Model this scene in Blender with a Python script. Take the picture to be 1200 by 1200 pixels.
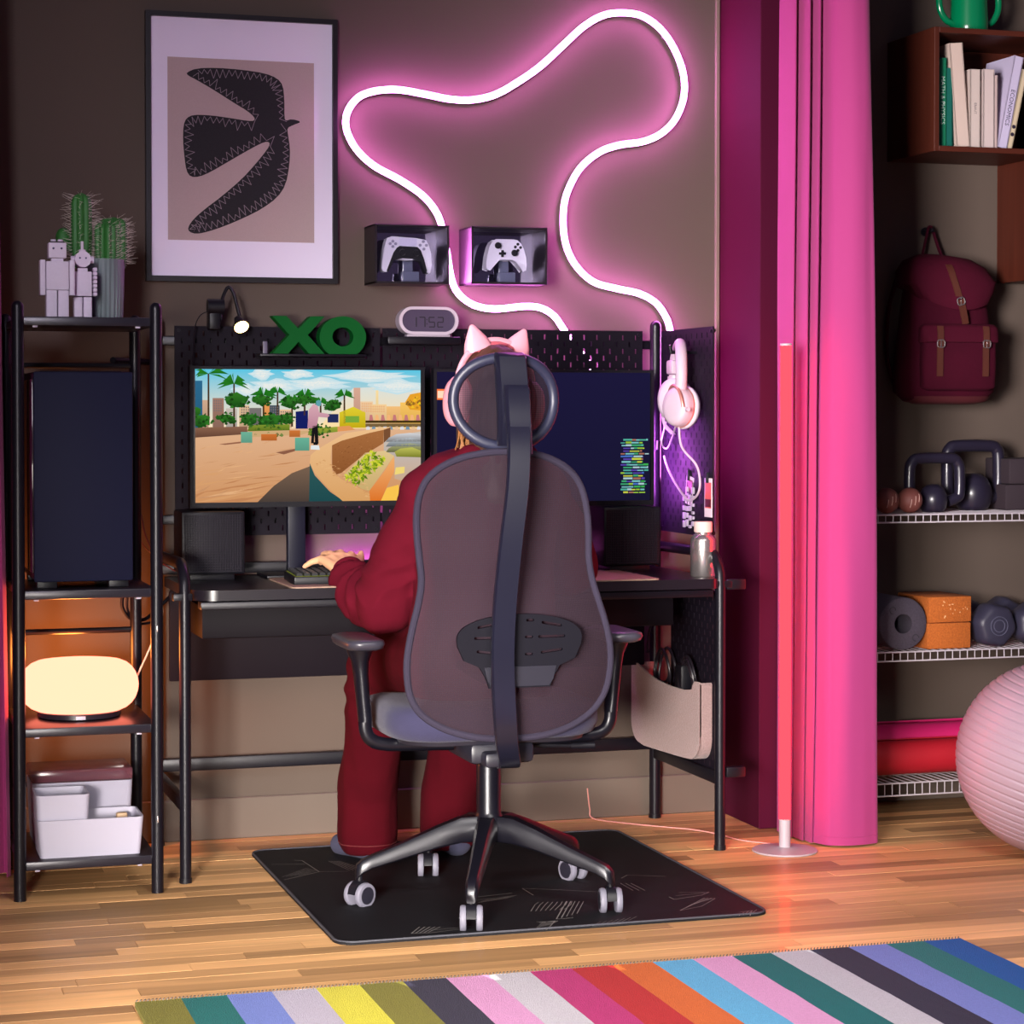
import bpy, bmesh, math, random
from mathutils import Vector, Matrix, Euler, noise
from mathutils.geometry import tessellate_polygon
random.seed(7)
for o in list(bpy.data.objects): bpy.data.objects.remove(o)
S = bpy.context.scene
COL = S.collection

# ------------------------------------------------------------------ camera
FPX = 2600.0
TH = math.radians(17.0); PT = math.radians(1.2)
CAM = Vector((-1.888, -6.175, 1.2))
fwd = Vector((math.sin(TH)*math.cos(PT), math.cos(TH)*math.cos(PT), -math.sin(PT)))
rgt = Vector((math.cos(TH), -math.sin(TH), 0)); upv = rgt.cross(fwd)
cd = bpy.data.cameras.new('camera'); cam = bpy.data.objects.new('camera', cd); COL.objects.link(cam)
cd.sensor_width = 36; cd.lens = FPX/1200*36; cd.shift_y = -0.05295; cd.clip_start = .05
cam.matrix_world = Matrix(((rgt.x, upv.x, -fwd.x, CAM.x), (rgt.y, upv.y, -fwd.y, CAM.y), (rgt.z, upv.z, -fwd.z, CAM.z), (0, 0, 0, 1)))
S.camera = cam
PY = 536.46
def ray(px, py): return fwd + rgt*((px-600)/FPX) - upv*((py-PY)/FPX)
def atY(px, py, y): r = ray(px, py); return CAM + r*((y-CAM.y)/r.y)     # point of the plane y that the photo shows there
def atZ(px, py, z=0.): r = ray(px, py); return CAM + r*((z-CAM.z)/r.z)

# ------------------------------------------------------------------ world, lights, exposure
def lin(c): return tuple(((v/255)/12.92 if v/255 <= .04045 else ((v/255+.055)/1.055)**2.4) for v in c[:3])
w = bpy.data.worlds.new('room_light'); S.world = w; w.use_nodes = True
w.node_tree.nodes['Background'].inputs[0].default_value = (.58, .44, .74, 1)
w.node_tree.nodes['Background'].inputs[1].default_value = .15
def area(name, loc, target, size, size_y, power, color, spread=180):
    l = bpy.data.lights.new(name, 'AREA'); l.shape = 'RECTANGLE'; l.size = size; l.size_y = size_y; l.energy = power; l.color = color
    l.spread = math.radians(spread)
    o = bpy.data.objects.new(name, l); COL.objects.link(o); o.location = loc
    o.rotation_euler = (Vector(target)-Vector(loc)).to_track_quat('-Z', 'Y').to_euler(); return o
area('left_key_light', (-2.4, -4.3, 1.5), (1.3, -.3, 1.55), 1.0, 1.2, 33, (1.0, .92, .92), 45)  # unseen key from the left, beam narrowed onto curtain and wall shelves
area('low_lamp_light', (-2.9, -6.0, .85), (-.45, -.2, -.15), 1.0, .7, 40, (1.0, .93, .86), 35)
area('rug_fill_light', (-.3, -4.3, 2.7), (-.3, -2.45, 0.), 1.4, 1.0, 28, (1.0, .95, .90), 66)  # added overhead fill for the rug and front floor
area('upper_left_fill', (-2.3, -3.6, 2.1), (-1.15, -.4, 1.55), .7, .7, 11, (.93, .86, 1.0), 52)  # added soft fill for the robots and framed print
S.view_settings.view_transform = 'Standard'; S.view_settings.look = 'None'
S.view_settings.exposure = 0.0; S.view_settings.gamma = 1; S.view_settings.use_curve_mapping = False

# ------------------------------------------------------------------ materials
MATS = {}
def mat(name, col=(128, 128, 128), rough=.5, metal=0., spec=.5, nz=None, bump=None, emit=None, alpha=1., sheen=0., trans=0., rnd=0., coat=0., grain=None, sss=0.):
    """procedural principled material; nz=(scale, amount) colour mottling, bump=(scale, strength), grain=(axis, scale, amount)"""
    if name in MATS: return MATS[name]
    m = bpy.data.materials.new(name); m.use_nodes = True; N = m.node_tree.nodes; L = m.node_tree.links; b = N['Principled BSDF']
    c = (*lin(col), 1); b.inputs['Base Color'].default_value = c
    b.inputs['Roughness'].default_value = rough; b.inputs['Metallic'].default_value = metal; b.inputs['Specular IOR Level'].default_value = spec
    b.inputs['Sheen Weight'].default_value = sheen; b.inputs['Coat Weight'].default_value = coat; b.inputs['Transmission Weight'].default_value = trans
    if alpha < 1: b.inputs['Alpha'].default_value = alpha
    if emit: b.inputs['Emission Color'].default_value = (*emit[0], 1); b.inputs['Emission Strength'].default_value = emit[1]
    tc = N.new('ShaderNodeTexCoord'); fac = None
    if nz or grain or rnd:
        hs = N.new('ShaderNodeHueSaturation'); hs.inputs['Color'].default_value = c; val = None
        def addv(sock, amt):
            nonlocal val
            ma = N.new('ShaderNodeMath'); ma.operation = 'MULTIPLY_ADD'; L.new(sock, ma.inputs[0]); ma.inputs[1].default_value = amt*2; ma.inputs[2].default_value = 1-amt
            if val is None: val = ma.outputs[0]
            else:
                mu = N.new('ShaderNodeMath'); mu.operation = 'MULTIPLY'; L.new(val, mu.inputs[0]); L.new(ma.outputs[0], mu.inputs[1]); val = mu.outputs[0]
        if nz:
            t = N.new('ShaderNodeTexNoise'); t.inputs['Scale'].default_value = nz[0]; t.inputs['Detail'].default_value = 4; L.new(tc.outputs['Object'], t.inputs['Vector']); addv(t.outputs['Fac'], nz[1])
        if grain:
            mp = N.new('ShaderNodeMapping'); sc = [grain[1]]*3; sc[grain[0]] = grain[1]*.06; mp.inputs['Scale'].default_value = sc; L.new(tc.outputs['Object'], mp.inputs['Vector'])
            if rnd:
                oi2 = N.new('ShaderNodeObjectInfo'); vm = N.new('ShaderNodeVectorMath'); vm.operation = 'SCALE'; vm.inputs[3].default_value = 40; cx = N.new('ShaderNodeCombineXYZ')
                for i in range(3): L.new(oi2.outputs['Random'], cx.inputs[i])
                L.new(cx.outputs[0], vm.inputs[0]); L.new(vm.outputs[0], mp.inputs['Location'])
            t = N.new('ShaderNodeTexNoise'); t.inputs['Scale'].default_value = 1; t.inputs['Detail'].default_value = 6; t.inputs['Distortion'].default_value = .6; L.new(mp.outputs[0], t.inputs['Vector']); addv(t.outputs['Fac'], grain[2])
        if rnd:
            oi = N.new('ShaderNodeObjectInfo'); addv(oi.outputs['Random'], rnd)
        L.new(val, hs.inputs['Value']); L.new(hs.outputs[0], b.inputs['Base Color'])
    if bump:
        t = N.new('ShaderNodeTexNoise'); t.inputs['Scale'].default_value = bump[0]; t.inputs['Detail'].default_value = 3; L.new(tc.outputs['Object'], t.inputs['Vector'])
        bp = N.new('ShaderNodeBump'); bp.inputs['Strength'].default_value = bump[1]; bp.inputs['Distance'].default_value = .004; L.new(t.outputs['Fac'], bp.inputs['Height']); L.new(bp.outputs[0], b.inputs['Normal'])
    MATS[name] = m; return m
def glow(name, rgb, strength):
    m = bpy.data.materials.new(name); m.use_nodes = True; N = m.node_tree.nodes; N.clear()
    e = N.new('ShaderNodeEmission'); e.inputs[0].default_value = (*rgb, 1); e.inputs[1].default_value = strength
    o = N.new('ShaderNodeOutputMaterial'); m.node_tree.links.new(e.outputs[0], o.inputs[0]); MATS[name] = m; return m
def mesh_fabric(name, col, see):
    """open woven mesh: fine threads with gaps, seen as part cloth, part gap"""
    m = bpy.data.materials.new(name); m.use_nodes = True; N = m.node_tree.nodes; L = m.node_tree.links
    b = N['Principled BSDF']; b.inputs['Base Color'].default_value = (*lin(col), 1); b.inputs['Roughness'].default_value = .8; b.inputs['Specular IOR Level'].default_value = .15
    tc = N.new('ShaderNodeTexCoord'); out = None
    mp = N.new('ShaderNodeMapping'); mp.inputs['Rotation'].default_value = (0, math.radians(45), 0); L.new(tc.outputs['Object'], mp.inputs['Vector'])
    sx = N.new('ShaderNodeSeparateXYZ'); L.new(mp.outputs[0], sx.inputs[0]); s = []
    for k in (0, 2):
        a = N.new('ShaderNodeMath'); a.operation = 'MULTIPLY'; a.inputs[1].default_value = 2*math.pi/.0052; L.new(sx.outputs[k], a.inputs[0])
        q = N.new('ShaderNodeMath'); q.operation = 'SINE'; L.new(a.outputs[0], q.inputs[0]); s.append(q)
    mu = N.new('ShaderNodeMath'); mu.operation = 'MULTIPLY'; L.new(s[0].outputs[0], mu.inputs[0]); L.new(s[1].outputs[0], mu.inputs[1])
    mm = N.new('ShaderNodeMapRange'); mm.inputs['From Min'].default_value = -1; mm.inputs['From Max'].default_value = 1
    mm.inputs['To Min'].default_value = 1-2*see; mm.inputs['To Max'].default_value = 1; L.new(mu.outputs[0], mm.inputs['Value']); L.new(mm.outputs[0], b.inputs['Alpha'])
    MATS[name] = m; return m

# ------------------------------------------------------------------ mesh helpers (all build into a bmesh, world coordinates)
def B(): return bmesh.new()
def box(bm, c, s, rot=None, bev=0., seg=2):
    t = bmesh.new(); bmesh.ops.create_cube(t, size=1.0)
    bmesh.ops.scale(t, vec=Vector(s), verts=t.verts)
    if bev: bmesh.ops.bevel(t, geom=list(t.edges), offset=bev, segments=seg, profile=.5, affect='EDGES')
    M = Matrix.Translation(Vector(c)) @ (rot.to_4x4() if rot is not None else Matrix.Identity(4))
    bmesh.ops.transform(t, matrix=M, verts=t.verts); join(bm, t); return bm
def join(bm, t, M=None):
    mp = {}
    for v in t.verts: mp[v] = bm.verts.new(M @ v.co if M else v.co)
    for f in t.faces:
        try: nf = bm.faces.new([mp[v] for v in f.verts]); nf.material_index = f.material_index; nf.smooth = f.smooth
        except ValueError: pass
    t.free()
def frame_of(d):
    d = Vector(d).normalized(); a = Vector((0, 0, 1)) if abs(d.z) < .9 else Vector((0, 1, 0))
    u = d.cross(a).normalized(); return u, d.cross(u).normalized()
def loft(bm, rings, closed=True, caps=True, cyc=False):
    R = [[bm.verts.new(p) for p in r] for r in rings]; n = len(R[0]); m = len(R)
    for i in range(m if cyc else m-1):
        a, b = R[i], R[(i+1) % m]
        for j in range(n if closed else n-1):
            k = (j+1) % n
            try: bm.faces.new((a[j], a[k], b[k], b[j]))
            except ValueError: pass
    if caps and not cyc and closed: bm.faces.new(R[0][::-1]); bm.faces.new(R[-1])
    return bm
def cyl(bm, p0, p1, r0, r1=None, seg=16):
    p0, p1 = Vector(p0), Vector(p1); r1 = r0 if r1 is None else r1; u, v = frame_of(p1-p0)
    return loft(bm, [[p+(u*math.cos(2*math.pi*k/seg)+v*math.sin(2*math.pi*k/seg))*r for k in range(seg)] for p, r in ((p0, r0), (p1, r1))])
def spline(pts, n=8, closed=False):
    P = [Vector(p) for p in pts]; out = []; m = len(P)
    for i in range(m if closed else m-1):
        g = lambda k: P[k % m] if closed else P[max(0, min(m-1, k))]
        a, b, c, d = g(i-1), g(i), g(i+1), g(i+2)
        for k in range(n):
            t = k/n; out.append(.5*((2*b)+(c-a)*t+(2*a-5*b+4*c-d)*t*t+(3*b-a-3*c+d)*t**3))
    if not closed: out.append(P[-1])
    return out
def tube(bm, pts, r, seg=10, closed=False, sx=1., caps=True):
    P = [Vector(p) for p in pts]; m = len(P); rings = []; u = None
    for i in range(m):
        d = (P[(i+1) % m]-P[i-1]) if closed else (P[min(i+1, m-1)]-P[max(i-1, 0)])
        if d.length < 1e-9: d = Vector((0, 0, 1))
        d.normalize()
        if u is None: u, _ = frame_of(d)
        u = (u-d*u.dot(d)); u = u.normalized() if u.length > 1e-6 else frame_of(d)[0]
        v = d.cross(u); ri = r[i] if isinstance(r, (list, tuple)) else r
        rings.append([P[i]+(u*math.cos(2*math.pi*k/seg)*sx+v*math.sin(2*math.pi*k/seg))*ri for k in range(seg)])
    return loft(bm, rings, caps=caps, cyc=closed)
def lathe(bm, prof, c=(0, 0, 0), seg=32, axis='z', M=None):
    c = Vector(c); rings = []
    for r, h in prof:
        ring = []
        for k in range(seg):
            a = 2*math.pi*k/seg; x, y = r*math.cos(a), r*math.sin(a)
            p = Vector((x, y, h)) if axis == 'z' else (Vector((x, -h, y)) if axis == 'y' else Vector((h, x, y)))
            ring.append((M @ p if M else p)+c)
        rings.append(ring)
    return loft(bm, rings)
def ball(bm, c, r, seg=20, rot=None):
    t = bmesh.new(); bmesh.ops.create_uvsphere(t, u_segments=seg, v_segments=max(6, seg//2), radius=1)
    s = Vector((r, r, r)) if isinstance(r, (int, float)) else Vector(r)
    bmesh.ops.transform(t, matrix=Matrix.Translation(Vector(c)) @ (rot.to_4x4() if rot is not None else Matrix.Identity(4)) @ Matrix.Diagonal((*s, 1)), verts=t.verts); join(bm, t); return bm
def plate(bm, outer, holes, f, depth):
    """flat plate of a 2D outline with holes; f(u, v, w) maps to 3D, w from 0 (front) to depth (back)"""
    loops = [outer]+list(holes); P = [p for l in loops for p in l]
    tris = tessellate_polygon([[Vector((x, y, 0)) for x, y in l] for l in loops])
    A = [bm.verts.new(f(x, y, 0)) for x, y in P]; D = [bm.verts.new(f(x, y, depth)) for x, y in P]
    for t in tris:
        try: bm.faces.new([A[i] for i in t]); bm.faces.new([D[i] for i in t[::-1]])
        except ValueError: pass
    k = 0
    for l in loops:
        n = len(l)
        for i in range(n):
            j = (i+1) % n
            try: bm.faces.new((A[k+i], A[k+j], D[k+j], D[k+i]))
            except ValueError: pass
        k += n
    return bm
def rrect(cx, cy, w, h, r, n=5):
    out = []
    for qx, qy, a0 in ((1, 1, 0), (-1, 1, 90), (-1, -1, 180), (1, -1, 270)):
        for k in range(n+1):
            a = math.radians(a0+90*k/n); out.append((cx+qx*(w/2-r)+r*math.cos(a), cy+qy*(h/2-r)+r*math.sin(a)))
    return out
def ell(cx, cy, rx, ry, n=24): return [(cx+rx*math.cos(2*math.pi*k/n), cy+ry*math.sin(2*math.pi*k/n)) for k in range(n)]
fY = lambda y: (lambda u, v, w: (u, y+w, v))          # plates facing the camera side (-y)
fZ = lambda z: (lambda u, v, w: (u, v, z-w))          # plates facing up
fXm = lambda x: (lambda u, v, w: (x+w, u, v))         # plates facing -x
def thing(name, label, cat, loc=(0, 0, 0), group=None):
    o = bpy.data.objects.new(name, None); COL.objects.link(o); o.location = loc; o.empty_display_size = .05
    o['label'] = label; o['category'] = cat
    if group: o['group'] = group
    return o
def wloc(o):
    v = Vector((0, 0, 0))
    while o is not None: v += Vector(o.location); o = o.parent
    return v
def obj(name, bm, m, parent=None, smooth=35, label=None, local=False, origin=None, recalc=True):
    me = bpy.data.meshes.new(name)
    if recalc: bmesh.ops.recalc_face_normals(bm, faces=bm.faces)
    off = Vector(origin) if origin is not None else (wloc(parent) if parent is not None else Vector((0, 0, 0)))
    if not local: bmesh.ops.translate(bm, vec=-off, verts=bm.verts)
    bm.to_mesh(me); bm.free()
    for x in (m if isinstance(m, (list, tuple)) else [m]): me.materials.append(x)
    if smooth:
        me.shade_smooth(); me.set_sharp_from_angle(angle=math.radians(smooth))
    o = bpy.data.objects.new(name, me); COL.objects.link(o)
    if parent is not None:
        o.parent = parent
        if origin is not None: o.location = Vector(origin)-wloc(parent)
    elif origin is not None: o.location = origin
    if label: o['label'] = label
    return o
def single(name, label, cat, bm, m, loc, group=None, smooth=35):
    o = obj(name, bm, m, None, smooth, origin=loc); o['label'] = label; o['category'] = cat
    if group: o['group'] = group
    return o
def structure(o): o['kind'] = 'structure'; return o
def dup(root, loc, label):
    r = root.copy(); COL.objects.link(r); r.location = loc; r['label'] = label
    for ch in list(root.children):
        c = ch.copy(); COL.objects.link(c); c.parent = r
        for g in list(ch.children):
            d = g.copy(); COL.objects.link(d); d.parent = c
    return r
def text_bm(body, size, f, depth=.0006, align='CENTER', spacing=1.):
    """lettering in the built-in font as thin solid letters; f(u, v, w) maps to 3D"""
    c = bpy.data.curves.new('lettering', 'FONT'); c.body = body; c.size = size; c.align_x = align; c.align_y = 'CENTER'; c.space_character = spacing; c.resolution_u = 2
    o = bpy.data.objects.new('lettering', c); COL.objects.link(o); dg = bpy.context.evaluated_depsgraph_get()
    me = bpy.data.meshes.new_from_object(o.evaluated_get(dg)); bm = bmesh.new(); bm.from_mesh(me)
    r = bmesh.ops.extrude_face_region(bm, geom=list(bm.faces)); vs = [v for v in r['geom'] if isinstance(v, bmesh.types.BMVert)]
    ex = set(vs)
    for v in bm.verts: v.co = Vector(f(v.co.x, v.co.y, 0 if v in ex else depth))
    bpy.data.objects.remove(o); bpy.data.curves.remove(c); bpy.data.meshes.remove(me); return bm
def remesh(bm, voxel, smooth=6, fac=.5):
    """weld overlapping volumes into one continuous skin"""
    me = bpy.data.meshes.new('skin'); bmesh.ops.recalc_face_normals(bm, faces=bm.faces); bm.to_mesh(me); bm.free()
    o = bpy.data.objects.new('skin', me); COL.objects.link(o)
    md = o.modifiers.new('r', 'REMESH'); md.mode = 'VOXEL'; md.voxel_size = voxel; md.use_smooth_shade = True
    if smooth: sm = o.modifiers.new('s', 'SMOOTH'); sm.iterations = smooth; sm.factor = fac
    dg = bpy.context.evaluated_depsgraph_get(); m2 = bpy.data.meshes.new_from_object(o.evaluated_get(dg))
    out = bmesh.new(); out.from_mesh(m2); bpy.data.objects.remove(o); bpy.data.meshes.remove(me); bpy.data.meshes.remove(m2); return out
def caps(bm, pts, rs, seg=14):
    """chain of tapered capsules"""
    for i in range(len(pts)):
        ball(bm, pts[i], rs[i], seg)
        if i: cyl(bm, pts[i-1], pts[i], rs[i-1], rs[i], seg)
    return bm
# ------------------------------------------------------------------ palette
BLK = mat('black_metal', (19, 17, 25), .36, .2, .35)
BLKM = mat('black_board', (21, 16, 26), .6, spec=.12, nz=(60, .12))
BLKP = mat('black_plastic', (17, 16, 23), .42, spec=.28)
NAVY = mat('dark_panel', (22, 22, 38), .45, spec=.25)
WHITE = mat('white_plastic', (206, 200, 214), .45)
WPAINT = mat('taupe_paint', (90, 78, 70), .88, spec=.25, nz=(3, .05), bump=(240, .05))
WALLM = WPAINT
# ------------------------------------------------------------------ the setting
b = B(); box(b, (.4, .06, 1.45), (5.2, .12, 2.9)); wall_back = structure(obj('wall_back', b, WPAINT, smooth=0))
b = B(); box(b, (-2.2+.0, -1.6, 1.45), (.12, 3.3, 2.9)); structure(obj('wall_left', b, WPAINT, smooth=0))
b = B(); box(b, (3.06, -1.6, 1.45), (.12, 3.3, 2.9)); structure(obj('wall_right', b, WPAINT, smooth=0))
b = B(); box(b, (.712+.02, -.155, 1.45), (.17, .31, 2.9), bev=.002, seg=1); structure(obj('wall_partition', b, mat('magenta_paint', (66, 3, 34), .8, spec=.15, nz=(4, .05)), smooth=0))
b = B(); box(b, (.6385, -.006, 1.45), (.013, .012, 2.9), bev=.002, seg=1); structure(obj('trim_1', b, mat('taupe_trim', (122, 104, 94), .5), smooth=0))
b = B(); box(b, (-.745, -.006, .058), (2.765, .012, .116), bev=.003, seg=1); structure(obj('baseboard_back', b, mat('taupe_trim_low', (94, 82, 73), .7), smooth=0))
b = B(); box(b, (1.91, -.006, .058), (2.15, .012, .116), bev=.003, seg=1); structure(obj('baseboard_right', b, MATS['taupe_trim_low'], smooth=0))
WOOD = mat('oak_floor', (200, 154, 104), .48, spec=.35, rnd=.48, grain=(0, 30, .42), nz=(2.5, .12), coat=.05)
b = B(); box(b, (.4, -3.2, -.03), (5.3, 6.6, .05)); floor = structure(obj('floor', b, mat('oak_floor_base', (120, 84, 52), .5, grain=(0, 26, .3)), smooth=0))
# parquet staves, each its own piece where the photo resolves them
PW = .060; pm = {}
rs = random.Random(3); nplank = 0; far = B()
for i in range(0, 55):
    y0 = -.0-PW*(i+1); x = -2.15-rs.random()*.9; lim = 2.98
    while x < lim:
        L = rs.choice((.5, .62, .74, .86, 1.0)); x1 = min(x+L, lim); xa = max(x, -2.14)
        if x1 > xa+.02:
            vis = (y0 > -2.3 and x1 > -1.75 and xa < 1.75)
            if vis:
                key = round(x1-xa, 3)
                if key not in pm:
                    t = B(); box(t, (0, 0, -.004), (key-.0012, PW-.0012, .008)); o = obj('plank', t, WOOD, floor, smooth=0, local=True); pm[key] = o.data
                else: o = bpy.data.objects.new('plank', pm[key]); COL.objects.link(o); o.parent = floor
                o.location = ((xa+x1)/2, y0+PW/2, -.0008+rs.random()*.0007); nplank += 1
            else: box(far, ((xa+x1)/2, y0+PW/2, -.0035), (x1-xa-.0012, PW-.0012, .008))
        x += L
fo = obj('outer_planks', far, mat('oak_floor_outer', (160, 116, 74), .4, grain=(0, 26, .3), nz=(2.5, .12)), floor, smooth=0); fo['kind'] = 'stuff'
# ------------------------------------------------------------------ rug, chair mat
RC = [(128, 122, 40), (0, 110, 108), (120, 138, 214), (196, 188, 206), (224, 214, 66), (130, 124, 44), (48, 44, 66), (224, 158, 206), (206, 200, 210),
      (190, 44, 116), (190, 34, 38), (218, 104, 42), (98, 178, 224), (226, 160, 208), (0, 104, 108), (202, 196, 208), (46, 42, 66), (128, 140, 216), (36, 122, 122), (24, 96, 178)]
RC = [tuple(255*((v/255)**2.2*.74)**(1/2.2) for v in c) for c in RC]
rl, rr, yb, yf = -1.315, .537, -1.705, -3.15; rw = (rr-rl)/20
b = B(); ms = []
for k, c in enumerate(RC):
    ms.append(mat('rug_wool_%d' % k, c, .95, bump=(420, .9), nz=(160, .16)))
    n = 26; nx = 5
    for i in range(n):
        for j in range(nx):
            xs = [rl+rw*(k+(j+e)/nx) for e in (0, 1)]; ys = [yb+(yf-yb)*(i+e)/n for e in (0, 1)]
            h = lambda x, y: .011+.0016*noise.noise(Vector((x*38, y*38, 0)))
            f = b.faces.new([b.verts.new((x, y, h(x, y))) for x, y in ((xs[0], ys[0]), (xs[1], ys[0]), (xs[1], ys[1]), (xs[0], ys[1]))]); f.material_index = k
    e = rl+rw*k
    for (xa, xb_, ya, yb_) in ((e, e+rw, yb, yb), (e, e+rw, yf, yf)):
        f = b.faces.new([b.verts.new(p) for p in ((xa, ya, .0), (xb_, ya, .0), (xb_, ya, .011), (xa, ya, .011))]); f.material_index = k
for xe, k in ((rl, 0), (rr, 19)):
    f = b.faces.new([b.verts.new(p) for p in ((xe, yb, 0), (xe, yf, 0), (xe, yf, .011), (xe, yb, .011))]); f.material_index = k
bmesh.ops.remove_doubles(b, verts=b.verts, dist=.0002)
rug = thing('striped_rug', 'flat woven rug with broad bands of many bright colours on the parquet', 'rug', (-.39, -2.4, 0))
obj('woven_field', b, ms, rug, smooth=60)
b = B()
for k in range(20):                                   # overlocked edge stitching
    for q in range(12):
        x = rl+rw*(k+(q+.5)/12); t = [(x-.002, yb-.003, .002), (x-.001, yb+.001, .0135), (x+.003, yb+.007, .0128)]; tube(b, t, .0013, 5)
obj('edge_stitching', b, mat('rug_yarn', (92, 86, 78), .9), rug)['kind'] = 'stuff'

cm = thing('chair_mat', 'thin black floor mat with rounded corners and fine line drawing under the swivel chair', 'mat', (-.28, -.77, 0))
MX, MY = (-.815, .242), (-1.325, -.222)
b = B(); plate(b, rrect(sum(MX)/2, sum(MY)/2, MX[1]-MX[0], MY[1]-MY[0], .045, 6), [], fZ(.006), .006)
obj('mat_sheet', b, mat('mat_felt', (22, 22, 26), .65, spec=.15, nz=(9, .25), bump=(700, .25)), cm, smooth=0)
b = B(); P = [Vector((x, y, .0058)) for x, y in rrect(sum(MX)/2, sum(MY)/2, MX[1]-MX[0]-.006, MY[1]-MY[0]-.006, .043, 6)]
tube(b, P, .0034, 6, closed=True); obj('stitched_edge', b, mat('mat_edge', (58, 58, 66), .6), cm)
b = B()
def stroke(px, wd=.0022):
    pts = [atZ(x, y, .0066) for x, y in px]
    for p, q in zip(pts, pts[1:]):
        d = (q-p); n = Vector((-d.y, d.x, 0)).normalized()*wd/2
        b.faces.new([b.verts.new(v) for v in (p-n, q-n, q+n, p+n)])
for k in range(8): x = 622+k*5.6; stroke([(x, 1068-k*.3), (x+5+k*.4, 1060), (x+9, 1057.5-k*.2)], .0017)
for k in range(5): x = 652+k*6; stroke([(x, 1077-k*1.6), (x+12-k, 1056)], .0028 if k < 2 else .0018)
stroke([(652, 1077), (672, 1075.5)], .0026)
for k in range(6): x = 632+k*3.6; stroke([(x-4, 1088-k), (x+4, 1081-k*.4), (x-3, 1080)], .0016)
stroke([(640, 1090), (651, 1079), (632, 1081)], .0024)
stroke([(612, 1041), (625, 1049)], .002); stroke([(612, 1041), (640, 1042), (720, 1046)], .0017)
for k in range(3): stroke([(727+k*6, 1035), (742+k*7, 1043.5)], .002)
stroke([(728, 1029), (735, 1025.5), (780, 1027)], .0018)
stroke([(795, 1046), (831, 1045.5)], .0016); stroke([(831, 1045.5), (822, 1049), (790, 1054), (784, 1051)], .002); stroke([(792, 1049.5), (826, 1046.5)], .0016)
for k in range(4): stroke([(797+k*5, 1067-k*2.6), (826+k*4, 1052+k*.1)], .002 if k < 2 else .0015)
stroke([(797, 1067), (822, 1062), (838, 1053)], .0016)
for k in range(4): stroke([(866+k*5, 1073-k), (872+k*5, 1069-k)], .002)
stroke([(879, 1073), (881, 1067), (866, 1069)], .0024)
for k in range(5): stroke([(482+k*5, 1094-k*.4), (492+k*6, 1086)], .0024)
stroke([(482, 1094), (505, 1093)], .0026); stroke([(505, 1093), (545, 1088)], .0018); stroke([(505, 1090), (552, 1085.5)], .0014)
stroke([(345, 1008), (354, 1008.5), (374, 1021.5), (333, 1031)], .002); stroke([(318, 1013), (358, 1012.5)], .0016)
for k in range(6): stroke([(360+k*2.3, 1017+k*.6), (330+k*5, 1028-k*.6)], .0011)
for k in range(5): stroke([(385+k*3, 1009), (410+k*4, 1020-k*.5)], .0015)
stroke([(374, 1021.5), (408, 1021)], .0015); stroke([(560, 1051), (600, 1046.5)], .0022); stroke([(556, 1055), (606, 1049)], .0012)
for k in range(9): stroke([(560+k*4, 1058-k*.6), (572+k*4, 1054-k*.6)], .0011)
for k in range(7): stroke([(694+k*7, 1085-k), (704+k*7, 1080-k)], .0013)
stroke([(694, 1086), (760, 1079), (805, 1077)], .0013)
obj('printed_lines', b, mat('mat_print', (120, 117, 114), .6), cm, smooth=0)['kind'] = 'stuff'

# ------------------------------------------------------------------ desk
dk = thing('gaming_desk', 'black tubular metal desk with rounded top and side rails, standing against the taupe wall', 'desk', (-.3, -.3, 0))
XL, XR, YF, YR = -1.038, .426, -.553, -.05
out = [(-1.02, -.06), (-1.02, -.50)]
for k in range(7): a = math.radians(180+90*k/6); out.append((-.955+.065*math.cos(a), -.515+.065*math.sin(a)))
for k in range(7): a = math.radians(270+90*k/6); out.append((.385+.035*math.cos(a), -.545+.035*math.sin(a)))
out += [(.42, -.06)]
b = B(); plate(b, out, [], fZ(.745), .027); obj('desktop', b, mat('desk_laminate', (26, 21, 28), .28, nz=(80, .15)), dk, smooth=30)
b = B(); box(b, (-.30, -.545, .705), (1.40, .05, .02), bev=.003); obj('front_rail', b, BLK, dk)
for x in (XL, XR):
    s = -1 if x < 0 else 1
    pts = [(x, YF, 0), (x, YF, .72)]
    for k in range(1, 7): a = math.radians(90*k/6); pts.append((x, YF+.075*(1-math.cos(a)), .735+.075*math.sin(a)))
    pts += [(x, YR, .805)]
    b = B(); tube(b, pts, .0148, 14); obj('front_leg', b, BLK, dk)
    b = B(); cyl(b, (x, YR, 0), (x, YR, 1.45), .0165); ball(b, (x, YR, 1.45), .0165, 14); obj('rear_post', b, BLK, dk)
    b = B(); box(b, (x, -.30, .195), (.02, .48, .035), bev=.004); obj('side_rail', b, BLK, dk)
    b = B(); cyl(b, (x-.012, -.55, .728), (x+.03*s, -.55, .728), .012, seg=12) if 0 else box(b, (x+.006*s, -.55, .728), (.05, .03, .02), bev=.004); obj('rail_end', b, BLK, dk)
    for y_, r_ in ((YF, .0165), (YR, .0185)): b = B(); cyl(b, (x, y_, 0), (x, y_, .012), r_); obj('foot_cap', b, BLKP, dk)
b = B(); box(b, ((XL+XR)/2, YR, .222), (XR-XL, .022, .036), bev=.004); obj('back_rail', b, BLK, dk)
b = B(); box(b, ((XL+XR)/2, YR, .765), (XR-XL, .018, .03), bev=.004); ub = obj('upper_back_rail', b, BLK, dk)
b = B(); box(b, (-.08, YR+.0105, .766), (.94, .003, .012)); obj('added_wall_strip', b, glow('violet_pink_glow', (.80, .16, 1.0), 80.), ub, smooth=0, label='hidden violet strip added to tint the wall')  # glowing strip added behind the rail to tint the wall violet
for z in (1.395, .90): b = B(); box(b, ((XL+XR)/2, YR+.012, z), (XR-XL, .012, .026), bev=.003); obj('board_rail', b, BLK, dk)
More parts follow.
